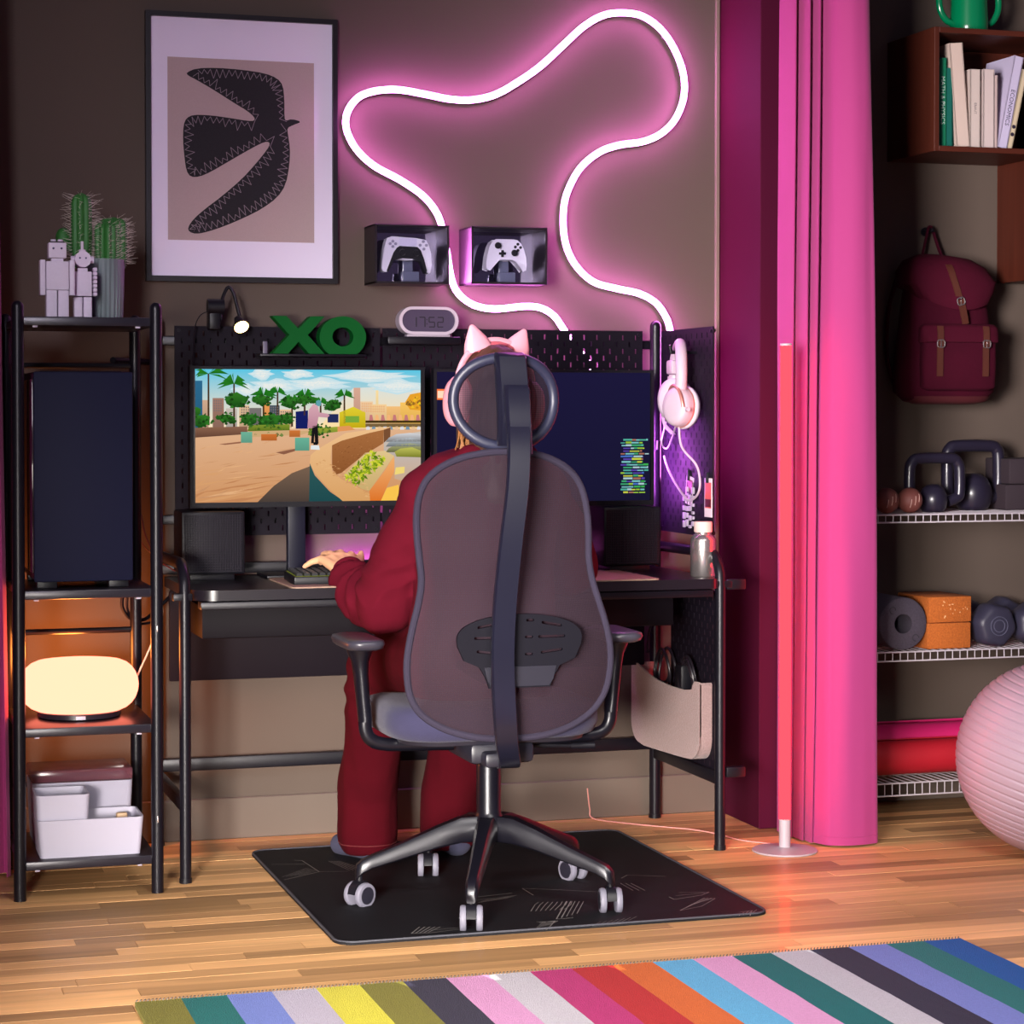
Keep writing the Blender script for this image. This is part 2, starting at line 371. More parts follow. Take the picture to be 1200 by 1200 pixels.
b = B(); box(b, (-.32, -.10, .585), (1.385, .012, .25), bev=.003); obj('modesty_panel', b, mat('modesty_sheet', (19, 12, 21), .6, spec=.1), dk)
b = B(); box(b, (-.335, -.30, .655), (1.30, .38, .085), bev=.006); obj('cable_tray', b, mat('tray_sheet', (15, 10, 16), .6, spec=.1), dk)
for z_ in (.212, .727): b = B(); box(b, (.470, -.552, z_), (.056, .022, .028), bev=.003); obj('rail_stub', b, BLK, dk)

def pegboard(bm, f, w, h, t=.005, m=.02, margin=.0):
    """slotted board, slots 5 x 15 mm staggered; f(u, v, w)"""
    def lines(L, step, hw):
        out = [0.]; n = int((L-2*m+1e-6)/step)
        o = (L-n*step)/2
        for k in range(n+1): out += [o+k*step-hw, o+k*step+hw]
        out.append(L); return out
    us, vs = lines(w, .02, .0025), lines(h, .02, .0072); V = {}
    def vert(i, j, k):
        if (i, j, k) not in V: V[i, j, k] = bm.verts.new(f(us[i], vs[j], t*k))
        return V[i, j, k]
    nu, nv = len(us)-1, len(vs)-1
    slot = lambda i, j: 0 < i < nu and 0 < j < nv and i % 2 == 1 and j % 2 == 1 and ((i//2)+(j//2)) % 2 == 0
    for i in range(nu):
        for j in range(nv):
            if slot(i, j):
                c = [(i, j), (i+1, j), (i+1, j+1), (i, j+1)]
                for q in range(4): a, d = c[q], c[(q+1) % 4]; bm.faces.new((vert(*a, 0), vert(*d, 0), vert(*d, 1), vert(*a, 1)))
            else:
                for k in (0, 1): bm.faces.new([vert(*p, k) for p in ((i, j), (i+1, j), (i+1, j+1), (i, j+1))])
    for i in range(nu):
        for j in (0, nv): bm.faces.new((vert(i, j, 0), vert(i+1, j, 0), vert(i+1, j, 1), vert(i, j, 1)))
    for j in range(nv):
        for i in (0, nu): bm.faces.new((vert(i, j, 0), vert(i, j+1, 0), vert(i, j+1, 1), vert(i, j, 1)))
    return bm
def board(label, f, w, h, loc):
    t = thing('pegboard', label, 'pegboard', loc, 'slotted pegboards on the desk frame')
    b = B(); pegboard(b, f, w, h); obj('slotted_panel', b, BLKM, t, smooth=0)
    for u in (.012, w-.012):
        for v in (.012, h-.012): b = B(); p = [f(u, v, -.003), f(u, v, .012)]; cyl(b, p[0], p[1], .005, seg=10); obj('mounting_screw', b, BLK, t)
    return t
board('black slotted pegboard behind the lit game screen and green letters', lambda u, v, w: (-.99+u, -.065+w, .855+v), .58, .58, (-.70, -.062, .855))
board('black slotted pegboard behind the clock and the dark code screen', lambda u, v, w: (-.402+u, -.065+w, .855+v), .782, .58, (-.01, -.062, .855))
board('tall black pegboard on the desk side holding the white headphones', lambda u, v, w: (.437+w, -.068-u, .85+v), .40, .585, (.439, -.26, .85))
board('black pegboard below the desktop behind the pale felt organizer', lambda u, v, w: (.428+w, -.175-u, .205+v), .36, .50, (.430, -.35, .205))

# ------------------------------------------------------------------ monitors
SCR = bpy.data.materials.new('lit_screen'); SCR.use_nodes = True; _n = SCR.node_tree.nodes; _n.clear()
_a = _n.new('ShaderNodeVertexColor'); _a.layer_name = 'Col'; _e = _n.new('ShaderNodeEmission'); _e.inputs[1].default_value = 1.0; _o = _n.new('ShaderNodeOutputMaterial')
SCR.node_tree.links.new(_a.outputs[0], _e.inputs[0]); SCR.node_tree.links.new(_e.outputs[0], _o.inputs[0])
class Screen:
    """flat picture shown by a display: coloured shapes in screen units (0..w, 0..h from its lower corner)"""
    def __init__(s, x, y, z): s.v = []; s.f = []; s.c = []; s.x, s.y, s.z = x, y, z; s.k = 0
    def poly(s, pts, col, col2=None, layer=0):
        hs = [p[1] for p in pts]; lo, hi = min(hs), max(hs); i0 = len(s.v)
        for u, v in pts:
            s.v.append((s.x+u, s.y-layer*.00012, s.z+v)); t = 0 if hi == lo or col2 is None else (v-lo)/(hi-lo)
            a, d = lin(col), lin(col2 or col); s.c.append(tuple(a[i]*(1-t)+d[i]*t for i in range(3))+(1,))
        for t in tessellate_polygon([[Vector((u, v, 0)) for u, v in pts]]): s.f.append(tuple(i0+i for i in t))
    def rect(s, u0, v0, u1, v1, col, col2=None, layer=1): s.poly([(u0, v0), (u1, v0), (u1, v1), (u0, v1)], col, col2, layer)
    def build(s, name, parent):
        me = bpy.data.meshes.new(name); off = wloc(parent); me.from_pydata([tuple(Vector(p)-off) for p in s.v], [], s.f)
        ca = me.color_attributes.new('Col', 'FLOAT_COLOR', 'POINT')
        for i, c in enumerate(s.c): ca.data[i].color = c
        me.materials.append(SCR); o = bpy.data.objects.new(name, me); COL.objects.link(o); o.parent = parent; return o
def monitor(label, x0, x1, z0, z1, y, scr, foot):
    t = thing('monitor', label, 'monitor', ((x0+x1)/2, y, .745), 'flat screens on the desk')
    b = B(); box(b, ((x0+x1)/2, y+.018, (z0+z1)/2), (x1-x0, .034, z1-z0), bev=.004); obj('housing', b, BLKP, t)
    b = B(); plate(b, [(x0, z0), (x1, z0), (x1, z1), (x0, z1)], [[(x0+.009, z0+.014), (x1-.009, z0+.014), (x1-.009, z1-.008), (x0+.009, z1-.008)]], fY(y-.004), .006); obj('bezel', b, BLKP, t, smooth=0)
    scr.build('screen', t)
    b = B(); box(b, (foot, y+.075, .93), (.05, .03, .36), bev=.004); obj('stand_neck', b, NAVY, t)
    b = B(); box(b, (foot, y+.05, .7495), (.20, .16, .009), bev=.003); obj('stand_foot', b, BLKP, t)
    return t
ws, hs_ = .628, .362
s1 = Screen(-.955, -.2002, .953); U = lambda px: (px-35)/1130*ws; V = lambda py: (688-py)/650*hs_     # picture traced in its own 0..1130 x 0..650 units
def pp(L, col, col2=None, layer=1): s1.poly([(min(max(U(x), 0), ws), min(max(V(y), 0), hs_)) for x, y in L], col, col2, layer)
pp([(35, 330), (1165, 330), (1165, 38), (35, 38)], (250, 226, 190), (86, 196, 226), 0)
pp([(35, 688), (1165, 688), (1165, 320), (35, 320)], (206, 146, 96), (224, 178, 140), 0)
pp([(640, 330), (1165, 330), (1165, 110), (820, 130)], (255, 222, 160), (214, 224, 222), 1)
for (x, y, rx, ry) in ((360, 62, 44, 22), (420, 120, 90, 26), (540, 62, 60, 18), (640, 110, 120, 24), (900, 70, 160, 22), (1050, 120, 120, 26), (290, 140, 60, 22)):
    for q, cl_ in ((1.25, (196, 224, 232)), (1., (222, 232, 232)), (.62, (240, 238, 230))): pp([(x+rx*q*math.cos(a*.4)*(1+.25*math.sin(a*2.3+x)), y+ry*q*math.sin(a*.4)*(1+.3*math.sin(a*1.7+x))) for a in range(16)], cl_, None, 2)
# skyline
for x0, x1, y0, c in ((35, 70, 96, (44, 104, 140)), (70, 100, 190, (206, 168, 140)), (120, 175, 180, (160, 120, 104)), (185, 240, 230, (196, 186, 176)), (250, 300, 215, (226, 190, 150)), (300, 360, 228, (120, 116, 112)), (365, 400, 200, (236, 156, 84)), (400, 450, 215, (70, 84, 96)), (450, 510, 236, (232, 190, 150)),
                      (822, 856, 128, (216, 168, 146)), (856, 920, 196, (240, 202, 160)), (900, 990, 210, (246, 206, 150)), (935, 948, 140, (250, 220, 160)), (990, 1060, 220, (244, 190, 120)), (1060, 1165, 200, (250, 196, 96))):
    pp([(x0, 325), (x1, 325), (x1, y0), (x0, y0)], tuple(v*.85 for v in c), c, 3)
pp([(530, 330), (592, 330), (592, 240), (530, 246)], (22, 30, 96), None, 4); pp([(690, 300), (745, 300), (745, 258), (690, 258)], (36, 44, 90), None, 4)
pp([(750, 326), (882, 326), (882, 250), (820, 222), (750, 250)], (196, 170, 20), (224, 206, 50), 4); pp([(780, 300), (850, 300), (850, 268), (780, 268)], (120, 168, 60), None, 5)
pp([(882, 302), (1165, 302), (1165, 290), (882, 290)], (70, 52, 20), None, 5); pp([(882, 322), (1165, 322), (1165, 306), (882, 306)], (120, 96, 60), None, 5)
for k in range(9): pp([(900+k*30, 290), (922+k*30, 290), (916+k*30, 262), (904+k*30, 262)], (244, 180, 120) if k % 2 else (196, 120, 120), None, 5)
pp([(1165, 240), (1165, 150), (1110, 160), (1085, 200), (1110, 236)], (232, 160, 40), None, 4)
for k in range(10): pp([(884+k*29, 336), (906+k*29, 336), (902+k*29, 318), (888+k*29, 318)], ((220, 220, 226), (120, 150, 170), (230, 190, 150))[k % 3], None, 5)
rp = random.Random(4)
def palm(x, y, h, r, c1=(20, 96, 24), c2=(44, 130, 34), n=9):
    pp([(x-5, y+h), (x+5, y+h), (x+4, y), (x-4, y)], (74, 52, 34), None, 4)
    for k in range(n):
        a = math.pi*(1.06-1.12*k/(n-1))+rp.uniform(-.1, .1); L = r*rp.uniform(.8, 1.1); dx, dy = math.cos(a)*L, -math.sin(a)*L*.62
        pp([(x, y), (x+dx*.5, y+dy*.8-8), (x+dx, y+dy+r*.2), (x+dx*.55, y+dy*.55+8)], c1, c2, 6)
for x, y, r in ((60, 290, 56), (190, 280, 40), (300, 285, 50), (400, 290, 60), (480, 285, 44), (20, 250, 50), (240, 190, 60), (360, 190, 46), (500, 200, 52), (560, 190, 40), (720, 215, 44), (620, 190, 34)):
    pp([(x+r*rp.uniform(.7, 1.1)*math.cos(a*.52), y+r*.62*rp.uniform(.7, 1.1)*math.sin(a*.52)) for a in range(12)], (20, 70, 22), (52, 120, 36), 5)
palm(100, 62, 250, 100); palm(225, 110, 210, 86); palm(370, 165, 150, 66); palm(440, 150, 140, 50); palm(512, 190, 130, 52); palm(575, 165, 100, 56); palm(775, 165, 140, 52); palm(655, 200, 60, 40)
pp([(35, 372), (290, 356), (290, 318), (35, 324)], (96, 64, 50), (140, 100, 78), 7); pp([(290, 342), (500, 338), (500, 308), (300, 312)], (90, 110, 30), (130, 150, 50), 7)
pp([(290, 372), (560, 360), (620, 340), (300, 342)], (206, 168, 120), None, 7); pp([(590, 362), (740, 346), (740, 320), (600, 330)], (110, 130, 44), (160, 170, 60), 7); pp([(740, 345), (830, 336), (800, 316), (740, 320)], (226, 150, 90), None, 7)
for x0, y0, x1, y1, c in ((258, 398, 314, 345, (110, 176, 150)), (526, 438, 598, 374, (104, 176, 150)), (358, 388, 436, 356, (206, 112, 50)), (498, 370, 552, 338, (206, 116, 54))): pp([(x0, y1), (x1, y1), (x1, y0), (x0, y0)], tuple(v*.86 for v in c), c, 9)
pp([(150, 404), (258, 392), (258, 400), (180, 408)], (150, 100, 76), None, 8); pp([(430, 446), (526, 428), (526, 440), (470, 456)], (140, 92, 70), None, 8)
for k in range(90):                                     # worn streaks in the paving
    x, y = rp.uniform(-60, 640), 378+310*rp.random()**.8; L = rp.uniform(40, 190)*(y-330)/200; h = rp.uniform(1.5, 5)*(y-330)/120
    if y < 690 and not (x+L > 560 and y > 480): pp([(x, y+h*1.4), (x+L*.4, y-h*.2), (x+L, y-h*2), (x+L*.55, y+h*.3)], ((214, 158, 108), (192, 132, 88), (226, 174, 126), (200, 146, 104))[k % 4], None, 7)
for k in range(420):                                    # leaf masses of the trees and hedges
    cx_, cy_, r_ = rp.choice(((60, 285, 62), (190, 275, 50), (300, 282, 54), (400, 288, 62), (480, 280, 46), (240, 190, 62), (365, 190, 50), (500, 205, 52), (565, 190, 44), (715, 215, 46), (390, 322, 100), (650, 338, 60), (1130, 200, 46)))
    a, q = rp.uniform(0, 6.28), r_*math.sqrt(rp.random()); x, y = cx_+q*math.cos(a), cy_+q*.6*math.sin(a); t = rp.uniform(4, 12); g = rp.uniform(.55, 1.35)
    c_ = (230*min(g, 1.05), 160*g, 40) if cx_ > 1000 else (38*g, 92*g, 30*g); pp([(x-t, y+t*.4), (x, y-t*.8), (x+t, y+t*.2), (x+t*.2, y+t*.8)], tuple(min(255, v) for v in c_), None, 7)
for x0_, x1_, y0_, y1_ in ((120, 175, 190, 250), (255, 300, 222, 262), (300, 360, 236, 270), (400, 450, 222, 262), (450, 510, 244, 276), (858, 916, 204, 250), (902, 986, 218, 250)):
    for wx in range(int(x0_)+5, int(x1_)-6, 11):
        for wy in range(int(y0_), int(y1_), 12): pp([(wx, wy+7), (wx+6, wy+7), (wx+6, wy), (wx, wy)], (120, 110, 110) if x0_ < 800 else (230, 170, 120), None, 4)
# low curved wall, its shade, planter and parked cars
pp([(340, 688), (420, 610), (510, 548), (600, 515), (612, 560), (640, 620), (690, 688)], (74, 62, 56), (120, 96, 78), 8)
pp([(596, 688), (600, 500), (625, 560), (700, 640), (770, 688)], (30, 74, 78), (46, 88, 88), 9)
pp([(600, 500), (604, 460), (640, 430), (780, 352), (960, 328), (1010, 322), (1012, 340), (900, 352), (760, 390), (712, 412), (705, 470), (712, 540), (760, 580), (900, 650), (905, 688), (765, 688), (690, 620), (625, 548)], (216, 160, 100), (238, 192, 140), 10)
pp([(712, 412), (760, 390), (900, 352), (975, 336), (972, 404), (860, 470), (760, 548), (735, 556), (712, 530)], (140, 84, 44), (168, 108, 62), 11); pp([(975, 336), (1010, 324), (1008, 372), (974, 402)], (120, 78, 50), None, 11)
pp([(975, 400), (1012, 370), (1165, 345), (1165, 520), (1030, 480), (975, 470)], (176, 160, 150), (206, 196, 186), 9)
for y, c in ((352, (214, 214, 218)), (376, (190, 200, 206)), (404, (176, 178, 120))): pp([(985, y+44), (1165, y+44), (1165, y+6), (1110, y), (1040, y+6), (1000, y+24)], tuple(v*.55 for v in c), c, 11)
pp([(1040, 470), (1165, 474), (1165, 440), (1120, 424), (1060, 430), (1030, 446)], (120, 124, 40), (190, 190, 90), 12)
pp([(1030, 470), (1165, 476), (1165, 688), (1080, 688), (1100, 600), (1030, 580)], (206, 160, 110), (196, 180, 170), 10)
pp([(905, 688), (900, 640), (980, 540), (1028, 466), (1030, 540), (990, 620), (960, 688)], (222, 116, 40), (240, 176, 110), 12); pp([(770, 560), (880, 450), (980, 440), (1028, 466), (900, 640), (860, 628)], (200, 170, 110), (224, 196, 140), 11)
for k in range(150):
    t, q = rp.random(), rp.uniform(-1, 1); x, y = 800+t*150+q*36, 590-t*130+q*22; r = rp.uniform(9, 20); a = rp.uniform(0, 6.28)
    pp([(x+r*math.cos(a), y+r*math.sin(a)), (x+.4*r*math.cos(a+1.5), y+.4*r*math.sin(a+1.5)), (x-r*math.cos(a), y-r*math.sin(a)), (x+.4*r*math.cos(a-1.5), y+.4*r*math.sin(a-1.5))], ((120, 150, 20), (214, 214, 60), (170, 190, 40), (84, 120, 20))[k % 4], None, 13)
pp([(1030, 560), (1080, 552), (1082, 520), (1036, 524)], (240, 214, 120), None, 12); pp([(960, 688), (1060, 688), (1050, 610), (990, 625)], (250, 196, 80), None, 12)
for k in range(120):                                    # rough render on the curved wall
    x, y = rp.uniform(716, 968), rp.uniform(350, 545)
    if y > 412-(x-712)*.29+8 and y < 548-(x-735)*.62: pp([(x, y+2), (x+rp.uniform(5, 14), y), (x+rp.uniform(4, 10), y-3)], ((150, 92, 50), (124, 74, 38), (176, 116, 70))[k % 3], None, 12)
for k in range(60):
    t = rp.random(); x, y = 620+t*280+rp.uniform(-14, 14), 500+abs(t-.1)*170+rp.uniform(-30, 20)
    if y < 680: pp([(x, y+3), (x+rp.uniform(8, 22), y+rp.uniform(-2, 5)), (x+6, y-3)], (230, 182, 126) if k % 2 else (206, 150, 96), None, 11)
# small skating figure in a pink top
pp([(606, 402), (612, 318), (640, 312), (644, 404), (626, 406), (624, 350), (620, 402)], (26, 22, 26), None, 13); pp([(604, 432), (606, 412), (646, 412), (650, 434)], (226, 232, 236), None, 13); pp([(618, 410), (640, 410), (642, 396), (618, 396)], (20, 20, 24), None, 13)
pp([(588, 326), (596, 236), (618, 208), (640, 214), (648, 250), (690, 256), (700, 266), (688, 276), (644, 272), (636, 318), (606, 328)], (186, 130, 150), (216, 168, 178), 13)
pp([(632, 214), (632, 194), (646, 188), (658, 196), (656, 216), (644, 220)], (96, 160, 170), None, 14)
monitor('wide monitor showing a sunlit game scene with palms and a skater', -.970, -.316, .939, 1.322, -.2, s1, -.665)
s2 = Screen(-.281, -.2002, .944); s2.rect(0, 0, .634, .367, (24, 22, 50), (28, 24, 58), 0)
s2.rect(.0, .288, .026, .318, (255, 120, 60), None, 1); s2.rect(.003, .293, .022, .313, (255, 220, 190), None, 2)
rc = random.Random(11); pal = [(60, 160, 110), (120, 190, 190), (200, 206, 70), (70, 110, 190), (90, 70, 170), (60, 170, 80), (170, 200, 206), (80, 170, 150), (150, 190, 60), (170, 110, 90)]
x0 = (725-508.)/257*.652-.006
for k in range(20):
    v = .172-k*.0079; u = x0+rc.choice((0, 0, .003, .008)); end = x0+.074+rc.uniform(-.012, .012)
    while u < end:
        L = rc.uniform(.008, .03); s2.rect(u, v, min(u+L, end), v+rc.uniform(.0028, .0058), rc.choice(pal), None, 1); u += L+rc.choice((0, .002))
mR = monitor('dark monitor with a small column of coloured code lines', -.290, .364, .931, 1.318, -.2, s2, .04)

b = B(); box(b, (.350, -.148, 1.06), (.012, .03, .24), bev=.002); bl = obj('added_light_bar', b, BLKP, mR)  # bar and strip added behind the monitor to throw violet on the side board
b = B(); box(b, (.3568, -.148, 1.06), (.0015, .022, .22)); obj('added_lit_strip', b, glow('violet_glow', (.72, .13, 1.0), 260.), bl, smooth=0, label='hidden violet strip added to tint the side pegboard')
# ------------------------------------------------------------------ speakers
def speaker(label, x0, x1, z1, y, loc):
    t = thing('speaker', label, 'speaker', loc, 'square loudspeakers on the desk'); xm = (x0+x1)/2
    b = B(); box(b, (xm, y+.075, (z1+.762)/2), (x1-x0, .15, z1-.762), bev=.006); obj('cabinet', b, BLKP, t)
    b = B(); pitch = .0068; n = int((x1-x0-.016)/pitch)
    for k in range(n+1):
        u = x0+.008+k*pitch; box(b, (u, y-.003, (z1+.762)/2), (.0022, .004, z1-.762-.016))
        v = .770+k*pitch
        if v < z1-.008: box(b, (xm, y-.0024, v), (x1-x0-.016, .004, .0022))
    obj('grille', b, mat('speaker_grille', (30, 25, 36), .5, spec=.2), t, smooth=0)['kind'] = 'stuff'
    b = B(); box(b, (xm, y+.075, .753), (x1-x0-.05, .11, .0185), bev=.003); obj('foot', b, BLKP, t); return t
speaker('square black loudspeaker with woven grille by the metal shelf tower', -1.0, -.829, .931, -.25, (-.914, -.175, .745))
speaker('square black loudspeaker with woven grille below the dark code screen', .196, .368, .929, -.25, (.282, -.175, .745))
# ------------------------------------------------------------------ desk pad, keyboard, bottle
b = B(); plate(b, rrect(-.26, -.405, 1.01, .34, .02), [], fZ(.7485), .0035); single('desk_pad', 'broad tan desk pad lying under the keyboard', 'desk pad', b, mat('pad_felt', (160, 130, 112), .8, nz=(90, .1), bump=(500, .2)), (-.26, -.405, .745), smooth=0)
kb = thing('keyboard', 'black mechanical keyboard with yellow-green glow under the typing hand', 'keyboard', (-.523, -.425, .7485))
b = B(); box(b, (-.524, -.425, .7605), (.44, .14, .024), Euler((math.radians(3), 0, 0)).to_matrix(), bev=.004); obj('case', b, BLKP, kb)
b = B(); g2 = B(); tl = math.tan(math.radians(3))
for r in range(6):
    for c in range(21):
        x = -.524-.205+c*.0205; y = -.425-.055+r*.022; z = .7765+(y+.425)*tl
        t = B(); box(t, (x, y, z), (.0172, .0182, .009)); 
        for v in t.verts:
            if v.co.z > z: v.co.x = x+(v.co.x-x)*.78; v.co.y = y+(v.co.y-y)*.8
        join(b, t)
        if r == 0 or c == 0: box(g2, (x, y, z-.0042), (.0195, .0205, .0016))
obj('keycaps', b, mat('keycap', (22, 22, 26), .4), kb, smooth=0)['kind'] = 'stuff'
obj('backlight', g2, glow('key_glow', lin((150, 160, 40)), .7), kb, smooth=0)['kind'] = 'stuff'
bo = thing('water_bottle', 'brushed steel bottle with pale cap on the desk corner', 'bottle', (.405, -.48, .745)); c = (.405, -.48, .745)
STEEL = mat('brushed_steel', (200, 192, 190), .26, .9)
b = B(); lathe(b, [(.001, 0), (.033, 0), (.0355, .003), (.0355, .098), (.034, .106), (.026, .115), (.022, .118), (.022, .124), (.001, .124)], c, 32); obj('steel_body', b, STEEL, bo, smooth=50)
b = B(); lathe(b, [(.001, .122), (.0245, .122), (.0255, .125), (.0255, .148), (.0245, .151), (.001, .151)], c, 28); obj('cap', b, mat('cap_plastic', (206, 182, 172), .5), bo)
b = B(); lathe(b, [(.0215, .116), (.0235, .117), (.0235, .119), (.0215, .120)], c, 28); obj('neck_ring', b, STEEL, bo)
# ------------------------------------------------------------------ picture
pf = thing('framed_print', 'black framed art print of a dark bird in a lilac mount on the wall', 'picture', (-.79, -.01, 1.93))
fo_, fi = [(-1.061, 1.560), (-.522, 1.560), (-.522, 2.304), (-1.061, 2.304)], [(-1.047, 1.575), (-.536, 1.575), (-.536, 2.290), (-1.047, 2.290)]
b = B(); plate(b, fo_, [fi], fY(-.026), .026); obj('frame', b, mat('frame_black', (22, 18, 22), .4), pf, smooth=0)
b = B(); plate(b, [(-1.047, 1.575), (-.536, 1.575), (-.536, 2.290), (-1.047, 2.290)], [], fY(-.014), .012); obj('mount', b, mat('mount_card', (236, 224, 246), .8), pf, smooth=0)
b = B(); plate(b, [(-1.0, 1.675), (-.588, 1.675), (-.588, 2.180), (-1.0, 2.180)], [], fY(-.0146), .0006); obj('print_paper', b, mat('print_tan', (182, 158, 158), .85, nz=(300, .06)), pf, smooth=0)
bird = [(655, 255), (690, 240), (760, 238), (850, 245), (930, 257), (975, 275), (995, 300), (1000, 350), (1000, 415), (1005, 425), (1025, 418), (1062, 428), (1030, 440), (1010, 450), (1012, 470), (1020, 520), (1018, 580), (1005, 650), (975, 695), (920, 735), (860, 765), (790, 795), (730, 815), (690, 823), (665, 815), (660, 800), (680, 770), (720, 735), (780, 690), (850, 630), (900, 575), (940, 525), (950, 505), (940, 497), (915, 505), (860, 535), (800, 570), (740, 605), (700, 622), (670, 622), (655, 600), (648, 550), (643, 490), (645, 440), (655, 415), (680, 403), (740, 405), (810, 415), (870, 425), (895, 425), (895, 412), (870, 390), (820, 360), (750, 315), (690, 280), (660, 265)]
bp = [(p.x, p.z) for p in (atY(x/3, y/3, -.015) for x, y in bird)]
sm = []
for i in range(len(bp)):                                           # round the cut-paper outline
    a, c = Vector(bp[i]), Vector(bp[(i+1) % len(bp)]); sm += [tuple(a*.75+c*.25), tuple(a*.25+c*.75)]
b = B(); plate(b, sm, [], fY(-.0150), .0004); obj('bird_motif', b, mat('bird_ink', (32, 28, 34), .85, nz=(260, .3)), pf, smooth=0)
b = B(); per = [Vector(p) for p in sm]; L = 0; samp = []
for i in range(len(per)):
    a, c = per[i], per[(i+1) % len(per)]; d = (c-a); n = Vector((-d.y, d.x)).normalized() if d.length else Vector((0, 0))
    s = 0
    while L <= d.length: samp.append((a+d.normalized()*L, n)); L += .0088
    L -= d.length
ins = None
area2 = sum(per[i].x*per[(i+1) % len(per)].y-per[(i+1) % len(per)].x*per[i].y for i in range(len(per))); sg = 1 if area2 > 0 else -1
from mathutils.geometry import intersect_point_tri_2d
rz = random.Random(2); prev = None
def inside(p):
    k = False
    for i in range(len(per)):
        a, c = per[i], per[(i+1) % len(per)]
        if (a.y > p.y) != (c.y > p.y) and p.x < (c.x-a.x)*(p.y-a.y)/(c.y-a.y)+a.x: k = not k
    return k
for i, (p, n) in enumerate(samp):
    beak = p.x > -.66 and 1.975 < p.y < 2.03
    q = p+n*sg*(.0035 if i % 2 else rz.uniform(.015, .032))+Vector((0, 0))
    if beak or not inside(q): prev = None; continue
    if prev is not None and (q-prev).length < .045:
        d = q-prev; m_ = Vector((-d.y, d.x)).normalized()*.00075
        b.faces.new([b.verts.new((v.x, -.0153, v.y)) for v in (prev-m_, q-m_, q+m_, prev+m_)])
    prev = q
obj('scratched_line', b, mat('scratch_grey', (138, 124, 134), .85), pf, smooth=0)

# ------------------------------------------------------------------ neon tube
NP = [(785, 386), (779.5, 370), (768, 354.5), (749, 344), (722, 338), (695, 330), (674, 310), (662.5, 284), (660, 253), (664.5, 226), (680, 197), (703, 178), (726, 170), (753, 166), (774, 157), (791, 140), (801, 115), (801, 88), (791, 59), (774.5, 34.5), (753, 19), (730, 15), (707, 18), (684, 31), (661, 52), (634, 77), (607, 96), (580, 111), (553, 117), (526, 116), (496, 110), (465, 105), (438, 107), (419, 115), (407, 132), (406, 151), (417, 174), (438, 194), (469, 211), (494, 228), (509, 245), (517, 262.6), (523, 292), (530, 330), (540, 347), (557, 358), (580, 362), (615, 359), (634, 361), (649, 370), (660.6, 386)]
NP = [(786, 560), (789, 480), (789, 420)]+NP+[(676, 408), (692, 432), (698, 480), (680, 545), (640, 596), (590, 606), (540, 590), (480, 578), (420, 576)]
ny = -.030
path = spline([atY(x, y, ny) for x, y in NP], 6)
nt = thing('neon_light', 'glowing pink neon tube bent in a looping line on the wall', 'light', (-.1, -.02, 1.9))
b = B(); tube(b, path, .0092, 12); obj('glowing_tube', b, glow('neon_pink', (1.0, .21, .94), 50.), nt)
b = B(); tube(b, [p+Vector((0, .010, -.002)) for p in path], .0085, 8); obj('backing_channel', b, mat('channel_grey', (70, 56, 66), .5), nt)
b = B()
for i in range(10, len(path), 24): p = path[i]; cyl(b, p+Vector((0, .02, 0)), (p.x, .001, p.z), .004, seg=8)
obj('wall_clips', b, WHITE, nt)['kind'] = 'stuff'

# ------------------------------------------------------------------ controller display cases
GLASS = bpy.data.materials.new('clear_glass'); GLASS.use_nodes = True; _N = GLASS.node_tree.nodes; _N.clear()
_g = _N.new('ShaderNodeBsdfGlossy'); _g.inputs['Roughness'].default_value = .02; _t = _N.new('ShaderNodeBsdfTransparent'); _fr = _N.new('ShaderNodeFresnel'); _fr.inputs[0].default_value = 1.45; _mx = _N.new('ShaderNodeMixShader'); _oo = _N.new('ShaderNodeOutputMaterial')
for a_, c_ in ((_fr.outputs[0], _mx.inputs[0]), (_t.outputs[0], _mx.inputs[1]), (_g.outputs[0], _mx.inputs[2]), (_mx.outputs[0], _oo.inputs[0])): GLASS.node_tree.links.new(a_, c_)
MIRROR = mat('mirror_back', (150, 140, 170), .06, 1.)
CASEM = mat('case_black', (30, 24, 30), .35)
def case(label, x0, x1, z0, z1, loc):
    t = thing('display_case', label, 'display case', loc, 'wall cases for game controllers'); d = .132; th = .006
    xm, zm = (x0+x1)/2, (z0+z1)/2
    for nm, c, s in (('side_panel', (x0+th/2, -d/2, zm), (th, d, z1-z0)), ('side_panel', (x1-th/2, -d/2, zm), (th, d, z1-z0)), ('top_panel', (xm, -d/2, z1-th/2), (x1-x0, d, th)), ('bottom_panel', (xm, -d/2, z0+th/2), (x1-x0, d, th))):
        b = B(); box(b, c, s, bev=.001, seg=1); obj(nm, b, CASEM, t, smooth=0)
    b = B(); box(b, (xm, -.006, zm), (x1-x0-2*th, .008, z1-z0-2*th)); obj('mirror_panel', b, MIRROR, t, smooth=0)
    b = B(); box(b, (xm, -d+.003, zm), (x1-x0-2*th, .002, z1-z0-2*th)); obj('glass_front', b, GLASS, t, smooth=0)
    b = B(); box(b, (xm+.01, -.06, z0+.022), (.05, .03, .032), bev=.003); box(b, (xm+.01, -.035, z0+.05), (.03, .012, .06), bev=.003); obj('cradle', b, mat('clear_acrylic', (90, 92, 120), .15), t)
    return t
case('black glass case on the wall holding the pad with the black centre', -.440, -.225, 1.558, 1.724, (-.33, 0, 1.64))
case('black glass case on the wall holding the plain white pad', -.160, .066, 1.561, 1.724, (-.047, 0, 1.64))
PADW = mat('pad_white', (206, 198, 226), .4)
def pad_shell(o2, f, d, inset=.004):
    b = B(); plate(b, o2, [], lambda u, v, w: f(u, v, w), d); bmesh.ops.remove_doubles(b, verts=b.verts, dist=.0003)
    return b
